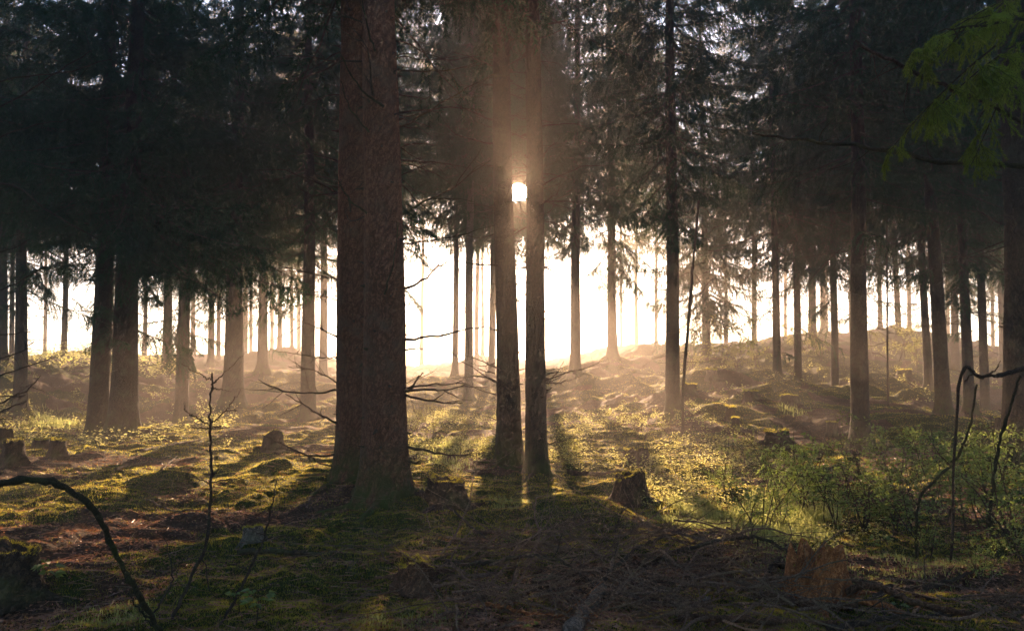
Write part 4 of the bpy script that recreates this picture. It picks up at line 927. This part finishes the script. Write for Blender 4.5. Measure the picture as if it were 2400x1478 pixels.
def grass():
    mb = MB()
    for u0, u1, v0, v1, nn, h in [(1640,1960,1180,1275,13000,.19),(1500,1700,1150,1230,8000,.12),(1140,1250,1170,1215,900,.10),(1820,1900,955,980,260,.22),(150,400,1400,1478,2500,.07),(960,1140,1020,1100,3000,.12),
                                  (800,1100,1420,1478,5000,.06),(1650,2350,1290,1420,9000,.06),(60,200,960,1010,2500,.25)]:
        A = on(u0, v1); B = on(u1, v0); C1 = on(u1, v1)
        y = R.uniform(A[1], B[1], nn); t = R.rand(nn); x = (u0+(u1-u0)*t-1200)/F*y
        cl = vnoise(x*1.7, y*1.7, 5); ell = (2*t-1)**2 + ((y-A[1])/(B[1]-A[1])*2-1)**2 + .9*(vnoise(x*2.5, y*2.5, 8)-.5); keep = (R.rand(nn) < np.clip(cl*2.2-.4, .05, 1)) & (R.rand(nn) > np.clip((ell-.45)*1.6, 0, 1)); x, y = x[keep], y[keep]; k = len(x)
        a = R.uniform(0, 6.28, k); tilt = R.uniform(.05, .6, k); L = h*R.uniform(.5, 1.2, k)
        P = np.stack([x, y, ground_z(x, y)-.01], -1); D1 = np.stack([np.cos(a)*tilt, np.sin(a)*tilt, 1+0*a], -1); D1 /= np.linalg.norm(D1, axis=1, keepdims=True)
        D2_ = np.stack([np.cos(a)*(tilt+.7), np.sin(a)*(tilt+.7), .7+0*a], -1); D2_ /= np.linalg.norm(D2_, axis=1, keepdims=True)
        s = np.stack([-np.sin(a), np.cos(a), 0*a], -1); wd = (.0035+.0005*y)[:, None]
        M_ = P+D1*L[:, None]*.55; E = M_+D2_*L[:, None]*.5
        V = np.stack([P-s*wd/2, P+s*wd/2, M_+s*wd*.4, M_-s*wd*.4, E], 1).reshape(-1, 3); i = np.arange(k)[:, None]*5
        mb.add(V, i+np.array([[0, 1, 2, 3]]), i+np.array([[3, 2, 4]]))
    tag(link('grass', mb.mesh('grass', M_GRASS)), 'fine pale grass in tufts under the shrubs and in clearings', 'grass', kind='stuff')
grass()
def herbs():
    mb = MB()
    def reg(nn, u0, u1, y0, y1, h, ls, thr=.42):
        y = R.uniform(y0, y1, nn); x = (R.uniform(u0, u1, nn)-1200)/F*y; keep = vnoise(x*.9, y*.9, 61) > thr; x, y = x[keep], y[keep]; z = ground_z(x, y)
        for k in range(len(x)):
            hh = h*R.uniform(.4, 1.2); top = np.array([R.normal(0, .25)*hh, R.normal(0, .25)*hh, hh]); nl = R.randint(6, 16); t = R.uniform(.3, 1, nl)
            P = np.array([x[k], y[k], z[k]]) + top*t[:, None]; a = R.uniform(0, 6.28, nl); D = np.stack([np.cos(a), np.sin(a), R.normal(.15, .3, nl)], -1); D /= np.linalg.norm(D, axis=1, keepdims=True)
            P = P + D*(R.rand(nl)*hh*.35)[:, None]
            V, T = leaves(P, D, R.uniform(.6, 1.2, nl)*ls, R.uniform(.35, .6, nl)*ls); mb.add(V, T=T, m=0)
            V, Q, T = tube([np.array([x[k], y[k], z[k]-.01]), np.array([x[k], y[k], z[k]])+top], [.003, .0015], 3, False); mb.add(V, Q, m=1)
    reg(700, 1290, 1760, 13.5, 24, .28, .05, .5); reg(600, 950, 1180, 13.5, 26, .30, .05, .45); reg(500, 1500, 1950, 9.5, 14, .25, .04); reg(700, 0, 560, 15.5, 34, .35, .07, .45)
    reg(160, 1560, 2400, 22, 40, .35, .08, .55); reg(500, -20, 420, 34, 50, .8, .13, .4); reg(250, 1700, 2400, 6.5, 9, .15, .035, .5)
    tag(link('undergrowth', mb.mesh('undergrowth', [M_HERB, M_TWIG])), 'low leafy undergrowth catching the light between the trunks', 'undergrowth', kind='stuff')
herbs()

# ------------------------------------------------------------------ shrubs
def shrub_arr(h, nst, nlf, ls, spread=.35):
    st = MB(); lf = MB(); PL = []; DL = []
    for _ in range(nst):
        a = R.uniform(0, 6.28); m = 9; ax = wander((R.normal(0, .06), R.normal(0, .06), -.03), (math.cos(a)*spread, math.sin(a)*spread, 1), h*R.uniform(.6, 1.1), m, .10, .03)
        st.add(*tube(ax, np.linspace(.008*h, .002, m), 5))
        for _ in range(9):
            k = R.randint(2, m-1); a2 = R.uniform(0, 6.28); dd = nrmz([math.cos(a2), math.sin(a2), R.uniform(.05, .7)]); b = wander(ax[k], dd, h*R.uniform(.15, .42)*(1.2-k/m*.6), 6, .14, -.02)
            st.add(*tube(b, np.linspace(.003*h, .0012, 6), 3, False)); q = R.randint(nlf//2, nlf); t = R.uniform(.6, 5, q); i = np.minimum(t.astype(int), 4); f = (t-i)[:, None]
            PL.append(b[i]*(1-f)+b[i+1]*f + R.normal(0, .02*h, (q, 3))); d = nrmz(b[-1]-b[0])+R.normal(0, .6, (q, 3)); d[:, 2] -= .15; DL.append(d/np.linalg.norm(d, axis=1, keepdims=True))
    P = np.concatenate(PL); D = np.concatenate(DL); k = len(P); V, T = leaves(P, D, R.uniform(.45, 1.4, k)*ls, R.uniform(.35, .8, k)*ls); lf.add(V, T=T)
    return st, lf
def shrub_protos(h, nst, nlf, ls, m, cnt, name):
    out = []
    for _ in range(cnt):
        st, lf = shrub_arr(h, nst, nlf, ls*R.uniform(.6, 1.15)); out.append((st.mesh('stem', M_TWIG, True), lf.mesh('foliage', m)))
    return out
PR_G = shrub_protos(1.1, 5, 24, .042, M_LEAF, 4, 'g'); PR_T = shrub_protos(1.0, 1, 16, .045, M_LEAF, 3, 't'); PR_Y = shrub_protos(1.2, 3, 16, .045, M_LEAF_Y, 3, 'y'); PR_F = shrub_protos(3.0, 3, 40, .09, M_LEAF_Y, 3, 'f')
def shrub(pr, u, v, hp, h0, label, name='shrub', cat='shrub', group='leafy shrubs', Y=None):
    p = on(u, v) if Y is None else at(u, v, Y)
    if Y is not None: p[2] = gz(p[0], p[1])
    s = hp/F*p[1]/h0; root = empty(name, tuple(p), R.uniform(0, 6.28)); tag(root, label, cat, group); root.scale = (s, s, s); st, lf = pr[R.randint(len(pr))]
    link('stem', st, root); link('foliage', lf, root)
for u, v, hp, lb in [
 (1785,1255,260,'leafy shrub with a bare forked stem standing in the pale grass'),(1828,1240,230,'leafy shrub just right of the forked one in the pale grass'),
 (1900,1215,300,'tall arching shrub whose top reaches above the dome topped stump'),(1960,1225,230,'dense shrub directly before the foot of the tall dark near trunk'),
 (2030,1250,270,'shrub with sunlit tips right before the tall dark near trunk'),(2090,1250,220,'round dark green shrub right of the tall dark near trunk'),
 (2150,1265,250,'shrub between the tall dark near trunk and the heavy leaning one'),(2215,1230,280,'shrub under the heavy leaning dark trunk'),
 (2290,1240,300,'shrub in front of the two black trunks near the right edge'),(2370,1260,330,'shrub filling the right edge at the foot of the massive trunk'),
 (1870,1175,210,'shrub behind the arching one on the shaded bank'),(1985,1165,240,'shrub rising left behind the tall dark near trunk'),
 (2120,1160,250,'shrub at mid bank below the slanting brownish trunk'),(2240,1150,230,'dim shrub farther back below the right black trunks'),(2340,1160,230,'dim shrub farther back beside the right edge trunk'),
 (1700,1170,150,'small twiggy shrub at the left end of the shrub row'),(2400,1330,260,'lowest shrub cut by the right edge'),(2180,1310,150,'low dark shrub in front of the shrub row'),
 (2300,1370,160,'sparse low shrub at the lower right')]:
    shrub(PR_G, u, v, hp*.88, 1.1, lb)
for u, v, hp, lb in [(1500,1040,110,'slender sunlit sapling glowing left of the dark straight trunk foot'),(1545,1035,90,'smaller sunlit sapling next to the dark straight trunk foot'),
 (1740,1100,120,'sunlit young shrub on the bank below the small square stump'),(1630,1130,80,'low glowing shrub right of the hazy stump'),(1010,1040,90,'glowing shrub behind the thickest trunk, left part of the clearing'),
 (1080,1050,80,'glowing shrub left behind the framing pair'),(1350,1070,70,'glowing shrub right behind the framing pair'),(180,1030,110,'thin yellowish shrub left of the overlapping dark pair'),
 (60,1020,70,'dry lit shrub behind the left stumps'),(985,990,110,'thin young shrub in the bright strip right of the thickest trunk')]:
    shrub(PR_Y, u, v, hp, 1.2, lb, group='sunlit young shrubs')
for u, Y, hp, lb in [(1620,34,150,'sunlit young tree at the left of the crest thicket'),(1690,35,190,'tallest yellow green young tree of the crest thicket'),(1730,33,120,'young tree right of the tallest one in the crest thicket'),
 (1775,36,110,'young tree below the slim green tinted trunk'),(1890,38,120,'young tree between dark trunks on the right crest'),(1925,36,110,'bushy young tree left of the tall dark near trunk'),
 (2050,38,120,'glowing yellow bush right of the tall dark near trunk'),(2110,38,140,'brightest yellow bush under the slanting pale trunk'),(2150,36,110,'glowing bush left of the brownish trunk'),
 (2300,38,100,'lit bush seen between the right black trunks'),(80,42,60,'lit bush on the left crest beside the grey trunks'),(125,42,65,'lit bush on the left crest left of the lone slim trunk'),
 (190,42,60,'lit bush on the left crest right of the lone slim trunk'),(1960,40,110,'hazy young tree behind the slim dark trunk')]:
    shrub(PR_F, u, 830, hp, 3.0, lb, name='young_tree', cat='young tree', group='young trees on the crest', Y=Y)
# seedlings with broad leaves in the foreground
def seedling(u, v, hp, label, nl=9, ls=.075):
    p = on(u, v); h = hp/F*p[1]; root = empty('seedling', tuple(p)); tag(root, label, 'seedling', 'small seedlings on the moss')
    ax = wander((0, 0, -.02), (R.normal(0, .1), R.normal(0, .1), 1), h, 7, .06); st = MB(); st.add(*tube(ax, np.linspace(.004, .002, 7), 5)); lf = MB()
    P = []; D = []
    for k in range(nl):
        a = k*2.4+R.normal(0, .3); q = ax[R.randint(4, 7)]; d = nrmz([math.cos(a), math.sin(a), R.uniform(0, .4)]); e = q+d*h*.3
        st.add(*tube([q, e], [.0015, .001], 3, False))
        for j in (-.7, 0, .7): P.append(e); D.append(nrmz([math.cos(a+j), math.sin(a+j), R.normal(-.05, .15)]))
    V, T = leaves(np.array(P), np.array(D), ls*R.uniform(.8, 1.1, len(P)), ls*.5, .12); lf.add(V, T=T)
    link('stem', st.mesh('stem', M_MOSSTWIG, True), root); link('foliage', lf.mesh('foliage', M_LEAF), root)
for a in [(95,1400,75,'bright green broad leaved seedling by the big lower left stump',9,.08),(600,1470,80,'green feathery seedling at the bottom left of centre',12,.06),(560,1440,55,'small seedling just left of the feathery one',6,.05),
          (1190,1290,30,'tiny green seedling beside the small round moss hump',5,.035),(1005,1300,35,'tiny lit seedling in the light patch before the thickest trunk',5,.035),(2065,1300,45,'seedling on the moss right of the pale grass',8,.05),
          (2270,1300,55,'seedling in the shade by the lower right shrubs',8,.05),(2110,1440,30,'tiny green seedling over the stacked poles',4,.04),(1250,1480,30,'tiny seedling at the bottom centre',4,.035)]:
    seedling(*a)

# ------------------------------------------------------------------ haze
def build_haze():
    mb = MB(); x0, x1, y0, y1, z0, z1 = -158, 158, -158, 158, -4.5, 30.5
    V = [(x0,y0,z0),(x1,y0,z0),(x1,y1,z0),(x0,y1,z0),(x0,y0,z1),(x1,y0,z1),(x1,y1,z1),(x0,y1,z1)]
    mb.add(V, [(0,3,2,1),(4,5,6,7),(0,1,5,4),(1,2,6,5),(2,3,7,6),(3,0,4,7)])
    m, nt = mat('haze'); pv = N(nt, 'ShaderNodeVolumePrincipled'); pv.inputs['Color'].default_value = (.95, .86, .80, 1)
    pv.inputs['Density'].default_value = .0044; pv.inputs['Anisotropy'].default_value = .60
    o = N(nt, 'ShaderNodeOutputMaterial'); nt.links.new(pv.outputs[0], o.inputs['Volume'])
    tag(link('haze', mb.mesh('haze', m)), 'pale morning haze filling the wood', 'haze', kind='stuff')
build_haze()
print('tris', sum(len(m.polygons) for m in bpy.data.meshes))
